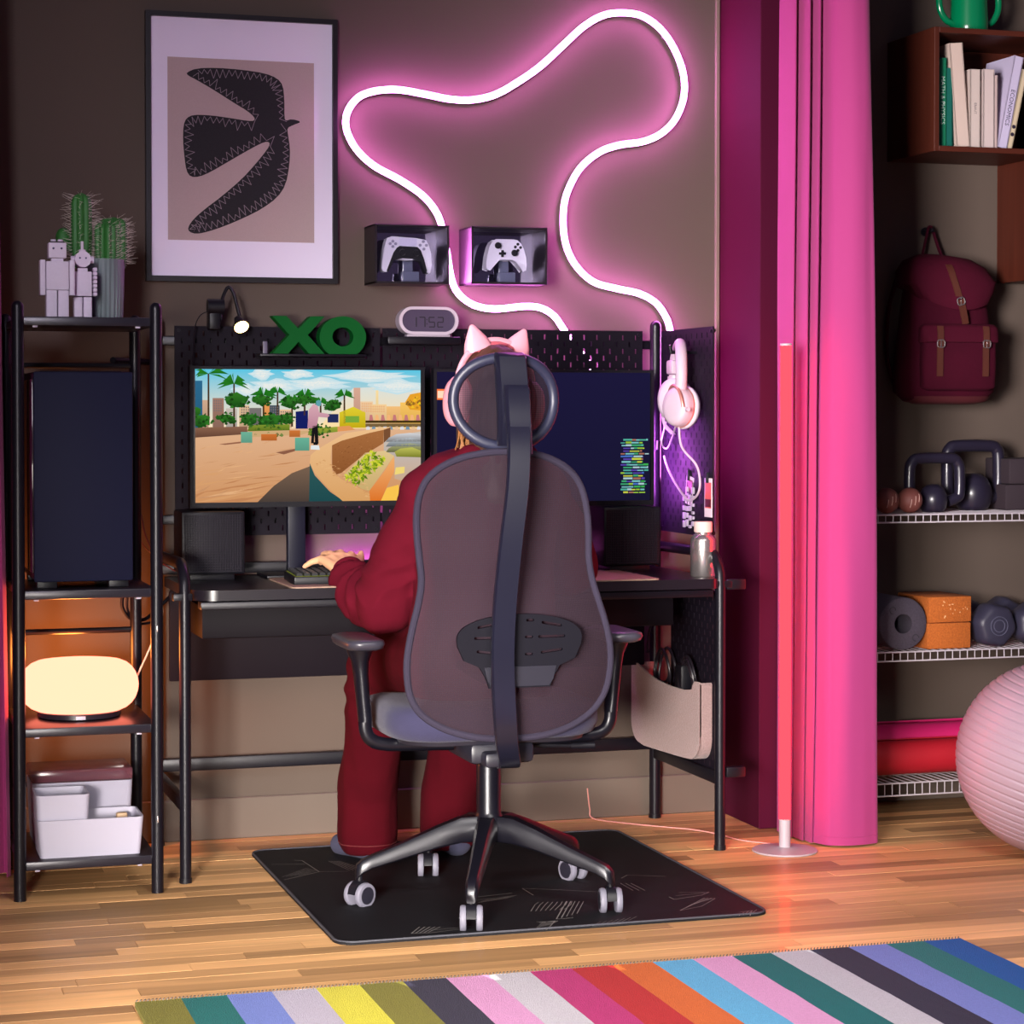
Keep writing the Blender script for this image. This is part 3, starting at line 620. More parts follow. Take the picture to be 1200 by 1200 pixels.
# first pad: white with black middle (traced in its own millimetres)
gp = thing('game_controller', 'white gamepad with black centre and grips, inside the case nearer the picture', 'gamepad', (-.338, -.075, 1.582), 'gamepads in wall cases')
tr = lambda L, ox, oz, k: [((x-ox)*k, (oz-y)*k) for x, y in L]
kx = .1/1040*2.02; X0, Z0 = -.338, 1.645
G1 = tr([(340, 270), (400, 245), (480, 245), (520, 250), (760, 262), (870, 275), (910, 290), (950, 350), (985, 480), (990, 640), (975, 740), (950, 760), (920, 740), (880, 640), (840, 575), (780, 560), (640, 570), (500, 560), (440, 555), (410, 600), (360, 720), (330, 745), (280, 740), (260, 700), (268, 600), (290, 440), (320, 320)], 630, 480, .000198)
fp = lambda u, v, w: (X0+u, -.092+w, Z0+v)
def domed(bm, loop, f, d, bulge=.008):
    """solid with rounded front and back from an outline"""
    c = Vector((sum(p[0] for p in loop)/len(loop), sum(p[1] for p in loop)/len(loop)))
    plate(bm, loop, [], lambda u, v, w: f(u, v, w), d)
b = B(); domed(b, G1, fp, .034); bmesh.ops.remove_doubles(b, verts=b.verts, dist=.0001); bmesh.ops.bevel(b, geom=[e for e in b.edges if len(e.link_faces) == 2 and e.calc_face_angle(0) > 1.], offset=.006, segments=3, profile=.6, affect='EDGES', clamp_overlap=True)
obj('shell', b, PADW, gp, smooth=60)
G2 = tr([(520, 375), (780, 385), (830, 430), (880, 560), (920, 720), (905, 760), (870, 690), (830, 590), (700, 555), (560, 550), (430, 580), (370, 720), (340, 745), (330, 730), (380, 600), (430, 470), (480, 400)], 630, 480, .000198)
b = B(); plate(b, G2, [], lambda u, v, w: (X0+u, -.0945+w, Z0+v), .03); obj('black_centre', b, BLKP, gp, smooth=0, label='black centre and inner grips')
G3 = tr([(512, 258), (772, 268), (770, 360), (745, 382), (545, 376), (520, 350)], 630, 480, .000198)
b = B(); plate(b, G3, [], lambda u, v, w: (X0+u, -.0955+w, Z0+v), .02); obj('touch_bar', b, mat('pad_lilac', (190, 182, 220), .35), gp, smooth=0)
for cx, cy in ((420, 310), (420, 385), (380, 345), (460, 345), (868, 305), (820, 358), (912, 358), (876, 412)): b = B(); u, v = tr([(cx, cy)], 630, 480, .000198)[0]; cyl(b, (X0+u, -.096, Z0+v), (X0+u, -.09, Z0+v), .0042, seg=10); obj('button', b, mat('pad_button', (130, 122, 156), .4), gp)
for cx, cy in ((545, 470), (745, 475)): u, v = tr([(cx, cy)], 630, 480, .000198)[0]; b = B(); lathe(b, [(.001, -.004), (.0085, -.004), (.0095, 0), (.006, .004), (.005, .016)], (X0+u, -.106, Z0+v), 16, 'y', Matrix.Diagonal((1, -1, 1))); obj('thumbstick', b, BLKP, gp)
# second pad: plain white
gq = thing('game_controller', 'plain white gamepad with black sticks, inside the case nearer the looping neon', 'gamepad', (-.045, -.075, 1.582), 'gamepads in wall cases')
X1, Z1 = -.045, 1.645; ks = .000187
H = tr([(350, 250), (420, 222), (520, 222), (700, 222), (760, 235), (820, 275), (860, 350), (895, 480), (905, 600), (890, 670), (850, 690), (800, 640), (740, 560), (690, 530), (600, 524), (480, 524), (430, 555), (370, 640), (320, 680), (265, 665), (258, 600), (275, 460), (310, 330)], 585, 460, ks)
b = B(); plate(b, H, [], lambda u, v, w: (X1+u, -.092+w, Z1+v), .034); bmesh.ops.remove_doubles(b, verts=b.verts, dist=.0001); bmesh.ops.bevel(b, geom=[e for e in b.edges if len(e.link_faces) == 2 and e.calc_face_angle(0) > 1.], offset=.006, segments=3, profile=.6, affect='EDGES', clamp_overlap=True)
obj('shell', b, PADW, gq, smooth=60)
for cx, cy in ((435, 312), (698, 420)): u, v = tr([(cx, cy)], 585, 460, ks)[0]; b = B(); lathe(b, [(.001, -.004), (.0088, -.004), (.0096, 0), (.006, .004), (.005, .012)], (X1+u, -.102, Z1+v), 16, 'y', Matrix.Diagonal((1, -1, 1))); obj('thumbstick', b, BLKP, gq)
u, v = tr([(518, 430)], 585, 460, ks)[0]; b = B(); box(b, (X1+u, -.094, Z1+v), (.02, .006, .007), bev=.001); box(b, (X1+u, -.0941, Z1+v), (.007, .006, .02), bev=.001); obj('direction_pad', b, BLKP, gq)
for cx, cy in ((768, 282), (727, 325), (810, 332), (770, 376)): u, v = tr([(cx, cy)], 585, 460, ks)[0]; b = B(); lathe(b, [(.001, -.003), (.003, -.003), (.0043, -.001), (.0043, .004)], (X1+u, -.093, Z1+v), 14, 'y', Matrix.Diagonal((1, -1, 1))); obj('button', b, BLKP, gq)

# ------------------------------------------------------------------ ledges, letters, clock, clip lamp
sl = thing('board_ledge', 'slim black ledge hooked on the pegboard under the green letters', 'ledge', (-.6, -.1, 1.352))
b = B(); box(b, (-.62, -.115, 1.3545), (.30, .085, .008), bev=.002); obj('ledge_board', b, BLK, sl)
b = B(); box(b, (-.755, -.152, 1.375), (.012, .006, .034), bev=.001); obj('ledge_clip', b, mat('clip_grey', (96, 90, 110), .4), sl)
sl = thing('board_ledge', 'slim black ledge hooked on the pegboard under the clock', 'ledge', (-.3, -.1, 1.392))
b = B(); box(b, (-.305, -.115, 1.398), (.21, .09, .022), bev=.003); obj('ledge_board', b, BLK, sl)
GREEN = mat('green_letter', (0, 80, 28), .6, spec=.12)
xo = thing('letter_sign', 'thick green letters X and O standing on the ledge above the game screen', 'sign', (-.6, -.12, 1.3585))
R_ = .028; hx = .052
b = B(); zc, h2 = 1.4105, .052; xc = -.660; wv = .021
pts = [(-.0735, 1.0), (-.034, 1.0), (.0, .34), (.034, 1.0), (.0735, 1.0), (.026, .0), (.0735, -1.0), (.030, -1.0), (.0, -.36), (-.030, -1.0), (-.0735, -1.0), (-.026, .0)]
plate(b, [(xc+x, zc+y*h2) for x, y in pts], [], fY(-.145), .045); obj('letter_x', b, GREEN, xo, smooth=0)
b = B(); oc = (-.535, 1.4055); outer = []
for k in range(40):
    a = 2*math.pi*k/40; x, y = oc[0]+.066*math.cos(a), oc[1]+.058*math.sin(a); outer.append((x, max(y, 1.3587)))
plate(b, outer, [ell(oc[0], 1.4065, .030, .0265, 24)[::-1]], fY(-.145), .045); obj('letter_o', b, GREEN, xo, smooth=40)
ck = thing('alarm_clock', 'pale oval digital clock reading 17:52 on a ledge above the screens', 'clock', (-.288, -.12, 1.409))
cz = 1.4545
b = B(); plate(b, rrect(-.288, cz, .172, .078, .0385, 8), [rrect(-.288, cz, .154, .062, .0305, 8)[::-1]], fY(-.145), .012); obj('rim', b, mat('clock_white', (190, 176, 190), .45), ck)
b = B(); plate(b, rrect(-.288, cz, .170, .076, .0375, 8), [], fY(-.136), .04); obj('clock_body', b, mat('clock_shell', (170, 156, 170), .5), ck)
b = B(); plate(b, rrect(-.288, cz, .156, .064, .0315, 8), [], fY(-.1375), .003); obj('clock_face', b, mat('clock_lcd', (72, 62, 84), .3), ck, smooth=0)
b = B(); box(b, (-.288, -.125, 1.4125), (.125, .035, .007), bev=.002); obj('clock_base', b, mat('clock_shell', (0, 0, 0)), ck)
SEG = {'1': 'bc', '7': 'abc', '5': 'acdfg', '2': 'abdeg'}
def seg7(ch, cx, zc, w=.016, h=.027, t=.003):
    P = {'a': (0, h/2, w, t), 'g': (0, 0, w, t), 'd': (0, -h/2, w, t), 'f': (-w/2, h/4, t, h/2), 'b': (w/2, h/4, t, h/2), 'e': (-w/2, -h/4, t, h/2), 'c': (w/2, -h/4, t, h/2)}
    b = B()
    for s in SEG[ch]: x, z, a, d = P[s]; box(b, (cx+x, -.1380, zc+z), (a, .001, d))
    obj('digit', b, mat('lcd_ink', (22, 17, 30), .5), ck, smooth=0)
for ch, x in (('1', -.331), ('7', -.306), ('5', -.278), ('2', -.253)): seg7(ch, x, cz-.004)
b = B()
for z in (.003, -.009): box(b, (-.2925, -.1380, cz+z), (.0028, .001, .0028))
obj('colon_dots', b, MATS['lcd_ink'], ck, smooth=0)['kind'] = 'stuff'

cl = thing('clip_lamp', 'small black gooseneck lamp glowing warm, clipped to the pegboard top', 'lamp', (-.885, -.09, 1.43))
b = B(); cyl(b, (-.905, -.10, 1.487), (-.860, -.10, 1.487), .021, seg=20); box(b, (-.885, -.085, 1.452), (.032, .05, .055), bev=.005); obj('clamp', b, BLKP, cl)
b = B(); g = spline([(-.868, -.10, 1.45), (-.866, -.102, 1.50), (-.850, -.105, 1.540), (-.836, -.11, 1.528), (-.826, -.115, 1.490), (-.820, -.12, 1.462)], 8); tube(b, g, .0048, 10); obj('gooseneck', b, BLK, cl)
hd = Euler((math.radians(-48), math.radians(-14), 0)).to_matrix()
b = B(); lathe(b, [(.004, .040), (.010, .036), (.014, .020), (.024, .002), (.0245, -.002), (.021, -.002), (.019, .004), (.002, .006)], (-.8155, -.125, 1.432), 20, 'z', hd); obj('lamp_head', b, BLKP, cl)
b = B(); lathe(b, [(.001, .004), (.018, .003), (.0195, -.002), (.012, -.008), (.001, -.0095)], (-.8155, -.125, 1.432), 18, 'z', hd); obj('bulb', b, glow('bulb_warm', (1., .58, .20), 26.), cl, label='glowing warm bulb')
b = B(); tube(b, spline([(-.90, -.10, 1.475), (-.925, -.10, 1.462), (-.94, -.095, 1.42), (-.945, -.09, 1.30)], 8), .0016, 6); obj('lamp_cord', b, BLK, cl)
# ------------------------------------------------------------------ shelf tower
tw = thing('shelf_tower', 'narrow black metal shelf tower with four boards beside the desk', 'shelf', (-1.29, -.44, 0))
TX, TY = (-1.458, -1.122), (-.645, -.245)
for x in TX:
    for y in TY:
        b = B(); top = 1.455 if y < -.5 else 1.44
        cyl(b, (x, y, 0), (x, y, top), .0152, seg=18); ball(b, (x, y, top), .0152, 16); obj('post', b, BLK, tw)
tm = [mat('shelf_sheet', (34, 30, 40), .32, .2)]
for z in (1.421, .749, .411, .083):
    b = B(); box(b, (-1.29, -.445, z), (.334, .40, .022), bev=.003); sh = obj('shelf_board', b, tm[0], tw)
    b = B()
    for sx in (-1, 1): box(b, (-1.29+sx*.125, -.632, z-.013), (.012, .012, .005), bev=.001)
    obj('glide', b, mat('clear_glide', (190, 180, 200), .3), sh)['kind'] = 'stuff'
for z in (1.32, .62, .22): b = B(); cyl(b, (TX[0], TY[1], z), (TX[1], TY[1], z), .008, seg=10); obj('cross_bar', b, BLK, tw)
b = B(); cyl(b, (-1.18, -.245, 1.335), (-1.062, -.06, 1.335), .009, seg=10); obj('desk_bracket', b, BLK, tw)
b = B(); box(b, (-1.1225, -.645, .66), (.004, .032, .016), bev=.001); box(b, (-1.1225, -.645, .185), (.004, .032, .016), bev=.001); obj('bolt', b, STEEL, tw)['kind'] = 'stuff'
# ------------------------------------------------------------------ computer tower
pc = thing('computer_case', 'tall dark blue-black computer case on the shelf tower under the robots', 'computer', (-1.30, -.43, .760))
b = B(); box(b, (-1.2965, -.431, 1.040), (.240, .345, .515), bev=.003); obj('body', b, BLKP, pc)
b = B(); box(b, (-1.2965, -.606, 1.038), (.243, .012, .520), bev=.005); obj('front_panel', b, mat('pc_front', (22, 23, 44), .6, spec=.08), pc)
b = B(); box(b, (-1.4182, -.43, 1.04), (.004, .32, .48), bev=.001); obj('side_glass', b, mat('smoked_glass', (40, 24, 30), .08), pc)
b = B(); box(b, (-1.2965, -.431, 1.2985), (.20, .26, .004), bev=.001); obj('top_grille', b, BLKM, pc)
for sx in (-1, 1):
    for y in (-.57, -.30): b = B(); box(b, (-1.2965+sx*.088, y, .772), (.05, .04, .022), bev=.003); obj('foot', b, BLKP, pc)
# ------------------------------------------------------------------ toy robots
WW = mat('white_wood', (212, 200, 216), .7, nz=(150, .05)); EYE = mat('toy_eye', (90, 84, 120), .5)
rb = thing('toy_robot', 'square headed white wooden robot figure on the tower top', 'figurine', (-1.352, -.53, 1.432), 'wooden robot figures'); x, y = -1.352, -.53
b = B(); box(b, (x, y, 1.538), (.056, .042, .072), bev=.002); obj('torso', b, WW, rb)
b = B(); box(b, (x, y, 1.601), (.044, .040, .038), bev=.002); box(b, (x, y, 1.577), (.03, .028, .012), bev=.001); hd_ = obj('head', b, WW, rb)
b = B(); box(b, (x, y, 1.6215), (.036, .034, .004), bev=.001); obj('head_gap', b, mat('toy_gap', (60, 40, 56), .6), hd_)
for s in (-1, 1):
    b = B(); box(b, (x+s*.036, y, 1.5335), (.0135, .034, .088), bev=.002); obj('arm', b, WW, rb)
    b = B(); box(b, (x+s*.0145, y, 1.4675), (.0265, .036, .069), bev=.002); obj('leg', b, WW, rb)
    b = B(); ball(b, (x+s*.010, y-.0205, 1.606), .0028, 8); obj('eye', b, EYE, hd_)
    b = B(); cyl(b, (x+s*.0085, y, 1.622), (x+s*.0085, y, 1.629), .0065, seg=12); obj('head_knob', b, WW, hd_)
rg = thing('toy_robot', 'round eared white wooden robot figure with antenna on the tower top', 'figurine', (-1.285, -.49, 1.432), 'wooden robot figures'); x, y = -1.285, -.49
b = B(); box(b, (x, y, 1.521), (.044, .036, .062), bev=.002); box(b, (x, y, 1.556), (.024, .024, .010), bev=.001); obj('torso', b, WW, rg)
b = B(); cyl(b, (x, y-.018, 1.583), (x, y+.018, 1.583), .021, seg=10); hd_ = obj('head', b, WW, rg)
b = B(); cyl(b, (x, y, 1.600), (x, y, 1.629), .0036, seg=10); cyl(b, (x, y, 1.602), (x, y, 1.608), .0085, seg=12); obj('antenna', b, WW, hd_)
for s in (-1, 1):
    b = B(); cyl(b, (x+s*.0195, y, 1.583), (x+s*.0285, y, 1.583), .0088, seg=14); obj('ear', b, WW, hd_)
    b = B(); ball(b, (x+s*.0075, y-.0185, 1.586), .0024, 8); obj('eye', b, EYE, hd_)
    b = B()
    for k in range(7): box(b, (x+s*.031, y, 1.496+k*.0104), (.0105, .026, .0094), bev=.0025)
    obj('arm', b, WW, rg)
    b = B(); box(b, (x+s*.0118, y, 1.4605), (.021, .03, .055), bev=.002); obj('leg', b, WW, rg)
# ------------------------------------------------------------------ cactus
ca = thing('potted_cactus', 'spiny green cactus group in a ribbed grey green pot on the tower top', 'plant', (-1.215, -.37, 1.432)); px_, py_ = -1.222, -.37
b = B(); n = 96; rings = []
for z, r in ((1.432, .048), (1.436, .052), (1.50, .0545), (1.575, .056), (1.592, .056), (1.592, .050), (1.57, .049)):
    rings.append([(px_+(r+(.0016*math.cos(k*2*math.pi/n*28) if .05 < r and z < 1.59 else 0))*math.cos(2*math.pi*k/n), py_+(r+(.0016*math.cos(k*2*math.pi/n*28) if .05 < r and z < 1.59 else 0))*math.sin(2*math.pi*k/n), z) for k in range(n)])
loft(b, rings); obj('pot', b, mat('pot_green_grey', (108, 122, 122), .55), ca)
b = B(); cyl(b, (px_, py_, 1.565), (px_, py_, 1.580), .0485, seg=24); obj('soil', b, mat('soil', (50, 36, 30), .95, bump=(120, .8)), ca)
CG = mat('cactus_green', (46, 112, 44), .55, nz=(40, .25)); SP = mat('cactus_spine', (214, 204, 190), .5)
def cactus(name, cx, cy, z0, z1, r, ribs, spl, seed, amp=.22):
    rs = random.Random(seed); n = ribs*8; rings = []; m = 22
    for i in range(m+1):
        t = i/m; z = z0+(z1-z0)*t; e = min(1, (1-t)/.16*1.0) if t > .84 else 1; rr = r*(math.sqrt(max(0, 1-(1-e)**2)) if t > .84 else (.86+.14*min(1, t/.3)))+.0008
        rings.append([(cx+rr*(1-amp+amp*abs(math.cos(ribs*a/2))**.8)*math.cos(a), cy+rr*(1-amp+amp*abs(math.cos(ribs*a/2))**.8)*math.sin(a), z) for a in (2*math.pi*k/n for k in range(n))])
    b = B(); loft(b, rings); col = obj(name, b, CG, ca, smooth=60)
    b = B()
    for q in range(ribs):
        a0 = 2*math.pi*q/ribs
        for i in range(2, m):
            t = i/m; z = z0+(z1-z0)*t; e = min(1, (1-t)/.16) if t > .84 else 1; rr = r*(math.sqrt(max(0, 1-(1-e)**2)) if t > .84 else 1)
            for k in range(2 if i % 2 else 1):
                a = a0+rs.uniform(-.6, .6); L = spl*rs.uniform(.5, 1.1); p = Vector((cx+rr*math.cos(a0), cy+rr*math.sin(a0), z)); d = Vector((math.cos(a), math.sin(a), rs.uniform(-.3, .6))).normalized()
                cyl(b, p, p+d*L, .0005, .0002, 4)
    obj('spines', b, SP, col)['kind'] = 'stuff'
cactus('cactus_column', -1.288+.012, -.385, 1.57, 1.762, .0265, 7, .030, 1)
cactus('round_cactus', -1.212, -.372, 1.572, 1.690, .030, 9, .022, 2)
cactus('round_cactus', -1.190, -.345, 1.572, 1.705, .036, 10, .026, 3)
cactus('young_cactus', -1.262, -.345, 1.57, 1.62, .012, 7, .012, 4)
cactus('side_cactus', -1.300, -.350, 1.58, 1.673, .022, 8, .014, 5) if False else None
b = B(); ball(b, (-1.318, -.352, 1.648), (.020, .020, .026), 16); cyl(b, (-1.262, -.358, 1.588), (-1.314, -.352, 1.635), .009, .012, 10); obj('side_bud', b, CG, ca)
# ------------------------------------------------------------------ glowing donut lamp
dl = thing('table_lamp', 'glowing flattened round opal table lamp on the middle shelf of the tower', 'lamp', (-1.293, -.45, .422)); dc = (-1.293, -.45, .422)
prof = [(.001, .140)]
for k in range(13): a = math.radians(90-180*k/12); prof.append((.088+.062*abs(math.cos(a))**.9, .080+.064*math.sin(a)))
prof.append((.001, .012))
b = B(); lathe(b, [(.001, .141), (.05, .146)]+prof[1:-1]+[(.001, .018)], dc, 48); obj('opal_shade', b, glow('opal_glow', (1.0, .20, .125), 4.4), dl, smooth=60)
b = B(); lathe(b, [(.001, 0), (.098, 0), (.105, .004), (.105, .016), (.09, .020), (.001, .020)], dc, 40); obj('lamp_base', b, mat('lamp_base_black', (30, 28, 40), .35), dl)
b = B(); box(b, (-1.30, -.5535, .4305), (.024, .006, .009), bev=.001); obj('name_plate', b, mat('plate_grey', (190, 196, 214), .4), dl)
b = B(); tube(b, spline([(-1.20, -.40, .430), (-1.165, -.42, .46), (-1.135, -.42, .53), (-1.10, -.40, .60), (-1.06, -.30, .66), (-1.05, -.20, .70)], 8), .0024, 8); obj('lamp_cord', b, mat('cord_white', (226, 196, 170), .5), dl)
pl = bpy.data.lights.new('added_wall_glow', 'POINT'); pl.energy = 9.; pl.color = (1.0, .27, .045); pl.shadow_soft_size = .05  # extra light added behind the shade to turn the wall orange
po = bpy.data.objects.new('added_wall_glow', pl); COL.objects.link(po); po.location = (-1.293, -.245, .55)
# ------------------------------------------------------------------ white boxes
BW = mat('box_white', (176, 172, 190), .5)
def tray(label, cx, cy, z0, w, d, h, th=.004, lid=False, group='white storage boxes'):
    t = thing('storage_box', label, 'box', (cx, cy, z0), group); b = B(); tp = .008
    o0 = rrect(cx, cy, w-2*tp, d-2*tp, .012, 4); o1 = rrect(cx, cy, w, d, .014, 4); i1 = rrect(cx, cy, w-2*th, d-2*th, .012, 4); i0 = rrect(cx, cy, w-2*tp-2*th, d-2*tp-2*th, .010, 4)
    R = lambda L, z: [(x, y, z) for x, y in L]
    loft(b, [R(o0, z0), R(o1, z0+h), R(i1, z0+h), R(i0, z0+th)]); obj('box_body', b, BW, t, smooth=40)
    return t
tray('long low white box at the front of the bottom shelf, holding the small one', -1.283, -.548, .0945, .262, .155, .094)
tray('small white box sitting inside the front corner of the long white box', -1.350, -.548, .172 if False else .0995, .132, .135, .150)
t3 = tray('white box with a clear lid behind the others on the bottom shelf', -1.283, -.345, .0945, .258, .165, .155)
b = B(); box(b, (-1.283, -.345, .266), (.258, .165, .032), bev=.006); obj('clear_lid', b, mat('clear_lid_plastic', (120, 70, 84), .15, alpha=.55), t3)
dg = single('wooden_block', 'small tan wooden block lying in the long low white box', 'block', box(B(), (-1.195, -.52, .1425), (.028, .02, .08), bev=.004), mat('block_wood', (214, 178, 140), .6), (-1.195, -.52, .1025))
# ------------------------------------------------------------------ curtain by the tower, cables
def curtain(name, label, prof, z0, z1, m, loc, flare=None, th=.0016, n=10):
    """hanging cloth: prof = plan-view spline (x, y); flare(t, i) moves the plan with height"""
    P = spline([(x, y, 0) for x, y in prof], n); rows = 30; b = B(); G = []
    for i in range(rows+1):
        t = i/rows; z = z0+(z1-z0)*t; row = []
        for k, p in enumerate(P):
            q = Vector((p.x, p.y, z)); s = k/(len(P)-1)
            if flare: q += flare(s, t)
            q.y += .004*noise.noise(Vector((s*9, t*5, 3))); row.append(q)
        G.append(row)
    nrm = []
    for k in range(len(P)):
        d = P[min(k+1, len(P)-1)]-P[max(k-1, 0)]; nrm.append(Vector((-d.y, d.x, 0)).normalized()*th)
    F = [[b.verts.new(q+nrm[k]) for k, q in enumerate(r)] for r in G]; K = [[b.verts.new(q-nrm[k]) for k, q in enumerate(r)] for r in G]; m_ = len(P)
    for i in range(rows):
        for k in range(m_-1):
            b.faces.new((F[i][k], F[i][k+1], F[i+1][k+1], F[i+1][k])); b.faces.new((K[i][k], K[i+1][k], K[i+1][k+1], K[i][k+1]))
        for k in (0, m_-1): b.faces.new((F[i][k], F[i+1][k], K[i+1][k], K[i][k]))
    for i in (0, rows):
        for k in range(m_-1): b.faces.new((F[i][k], F[i][k+1], K[i][k+1], K[i][k]))
    t_ = thing(name, label, 'curtain', loc); obj('cloth', b, m, t_, smooth=80)
    b = B(); tube(b, [q+Vector((0, 0, .022)) for q in G[0]], .0022, 6); obj('hem_seam', b, m, t_)
    return t_
PINK = mat('pink_curtain', (156, 56, 112), .8, spec=.12, sheen=.1, bump=(900, .12))
curtain('curtain', 'pink floor-length curtain hanging beside the metal shelf tower', [(-1.98, -.28), (-1.94, -.37), (-1.88, -.27), (-1.82, -.37), (-1.76, -.28), (-1.70, -.37), (-1.64, -.29), (-1.58, -.38), (-1.53, -.34), (-1.500, -.31), (-1.492, -.345), (-1.505, -.37)], .008, 2.75, PINK, (-1.73, -.33, 0), lambda s, t: Vector((.035*(1-t)*s, -.02*(1-t), 0)))
cb = thing('cable', 'thin black cables looping behind the shelf tower by the desk', 'cable', (-1.1, -.2, .7))
b = B(); tube(b, spline([(-1.15, -.235, .735), (-1.155, -.22, .68), (-1.13, -.21, .645), (-1.09, -.18, .640), (-1.05, -.12, .66), (-1.0, -.09, .70)], 8), .005, 8); tube(b, spline([(-1.14, -.235, .73), (-1.14, -.215, .67), (-1.11, -.2, .632), (-1.06, -.17, .632)], 8), .0035, 8); obj('thick_cable', b, BLKP, cb)
b = B(); tube(b, spline([(-1.09, -.12, .92), (-1.08, -.14, .86), (-1.05, -.15, .80), (-1.0, -.13, .765)], 8), .0022, 6); tube(b, spline([(-1.10, -.11, .86), (-1.07, -.12, .82), (-1.03, -.12, .80), (-.99, -.1, .78)], 8), .0018, 6); obj('thin_cable', b, mat('cable_red', (90, 30, 26), .5), cb)
# ------------------------------------------------------------------ floor lamp, right curtain
fl = thing('floor_lamp', 'slim coral glowing tube floor lamp with round pale base beside the pink curtain', 'lamp', (.588, -.623, 0)); lx, ly = .588, -.623
b = B(); lathe(b, [(.001, 0), (.088, 0), (.0895, .002), (.088, .005), (.04, .009), (.016, .012), (.001, .013)], (lx, ly, 0), 48); obj('base', b, mat('lamp_grey', (176, 160, 168), .4), fl)
b = B(); cyl(b, (lx, ly, .010), (lx, ly, .088), .0158, seg=24); obj('stem', b, MATS['lamp_grey'], fl)
b = B(); cyl(b, (lx, ly, .088), (lx, ly, 1.378), .0155, seg=24); obj('glowing_tube', b, glow('coral_glow', (1.0, .0068, .0098), 17.), fl)
b = B(); cyl(b, (lx, ly, 1.378), (lx, ly, 1.384), .0162, seg=24); obj('end_cap', b, MATS['lamp_grey'], fl)
b = B(); tube(b, spline([(lx, ly+.09, .003), (lx-.06, ly+.16, .003), (.50, -.36, .003), (.46, -.28, .003), (.40, -.22, .003), (.30, -.12, .003), (.24, -.03, .004), (.235, -.014, .03), (.228, -.013, .09)], 8), .0021, 6); obj('lamp_cord', b, mat('cord_pink', (214, 150, 140), .5), fl)
CP = [(.674, -.38), (.679, -.48), (.692, -.41), (.699, -.535), (.712, -.45), (.720, -.565), (.733, -.49), (.738, -.54), (.748, -.595), (.760, -.612), (.785, -.625), (.815, -.628), (.836, -.622), (.848, -.612), (.848, -.585)]
curtain('curtain', 'broad pink floor-length curtain in front of the magenta partition', CP, .006, 2.75, PINK, (.74, -.55, 0),
        lambda s, t: Vector(((1-t)**1.4*(.034-.075*(1-s)/.5 if s > .5 else -.041+.041*(.5-s)/.5)-t*.012*s, -.012*(1-t)*s, 0))+Vector((.003*math.sin(t*7+s*5), .006*math.sin(t*5+s*9), 0)))
# ------------------------------------------------------------------ wall cubes, books, vase
WAL = mat('walnut', (76, 33, 22), .5, spec=.25, grain=(0, 34, .4)); WALV = mat('walnut_upright', (76, 33, 22), .5, spec=.25, grain=(2, 34, .4))
def cube(label, x0, x1, z0, z1, d, loc):
    t = thing('wall_cube_shelf', label, 'shelf', loc, 'walnut wall cubes'); th = .016; zm, xm = (z0+z1)/2, (x0+x1)/2
    for nm, c, s, m in (('side_panel', (x0+th/2, -d/2, zm), (th, d, z1-z0), WALV), ('side_panel', (x1-th/2, -d/2, zm), (th, d, z1-z0), WALV), ('top_panel', (xm, -d/2, z1-th/2), (x1-x0-2*th, d, th), WAL), ('bottom_panel', (xm, -d/2, z0+th/2), (x1-x0-2*th, d, th), WAL), ('back_panel', (xm, -.004, zm), (x1-x0-2*th, .008, z1-z0-2*th), WAL)):
        b = B(); box(b, c, s, bev=.0012, seg=1); obj(nm, b, m, t, smooth=0)
cube('walnut wall cube holding the row of books under the green jug', 1.200, 1.66, 1.963, 2.326, .305, (1.436, 0, 1.963))
cube('walnut wall cube below the book cube, seen from its bare side', 1.578, 2.02, 1.598, 1.9625, .305, (1.80, 0, 1.598))
def book(label, x0, x1, z1, y0, col, dep=.17, tilt=0., title=None, tcol=None, tsize=.012, tz=.5, spine_y=None, group='books in the walnut cube', dots=False):
    z0 = 1.982; w = x1-x0; h = z1-z0; pv = Vector((x1 if tilt > 0 else x0, 0, z0)) if tilt else Vector((0, 0, 0)); R = Matrix.Translation(pv) @ Matrix.Rotation(tilt, 4, 'Y') @ Matrix.Translation(-pv)
    t = thing('book', label, 'book', ((x0+x1)/2, y0+dep/2, z0), group); cm_ = mat('book_%d_%d_%d' % col, col, .6)
    def fin(b): bmesh.ops.transform(b, matrix=R, verts=b.verts); return b
    b = B(); box(b, ((x0+x1)/2, y0+.002, z0+h/2), (w, .004, h), bev=.001); box(b, (x0+.0012, y0+dep/2, z0+h/2), (.0024, dep, h)); box(b, (x1-.0012, y0+dep/2, z0+h/2), (.0024, dep, h)); obj('cover', fin(b), cm_, t, smooth=0)
    b = B(); box(b, ((x0+x1)/2, y0+dep/2, z0+h/2), (w-.005, dep-.008, h-.008)); obj('pages', fin(b), mat('book_pages', (196, 180, 176), .8), t, smooth=0)
    if title:
        b = text_bm(title, tsize, lambda u, v, q: ((x0+x1)/2+v, y0-.0004+q*.5, z0+h*tz-u)); obj('spine_lettering', fin(b), mat('ink_%d_%d_%d' % tcol, tcol, .6), t, smooth=0)
    if dots:
        b = B()
        for q in (.30, .46): cyl(b, ((x0+x1)/2, y0-.0006, z0+h*q*.6), ((x0+x1)/2, y0+.001, z0+h*q*.6), .006, seg=12)
        obj('spine_marks', fin(b), mat('ink_dark', (40, 30, 50), .6), t)['kind'] = 'stuff'
    return t
yb_ = -.265
bx = lambda px: atY(px, 172, yb_).x
book('green book lettered MATH & PHYSICS at the near end of the row', bx(1100.5), bx(1108.6), 2.243, yb_, (10, 120, 84), title='MATH & PHYSICS', tcol=(214, 230, 220), tsize=.0185, tz=.52)
book('plain dark green book between the lettered green and tall beige ones', bx(1109), bx(1117), 2.215, yb_+.004, (0, 92, 80))
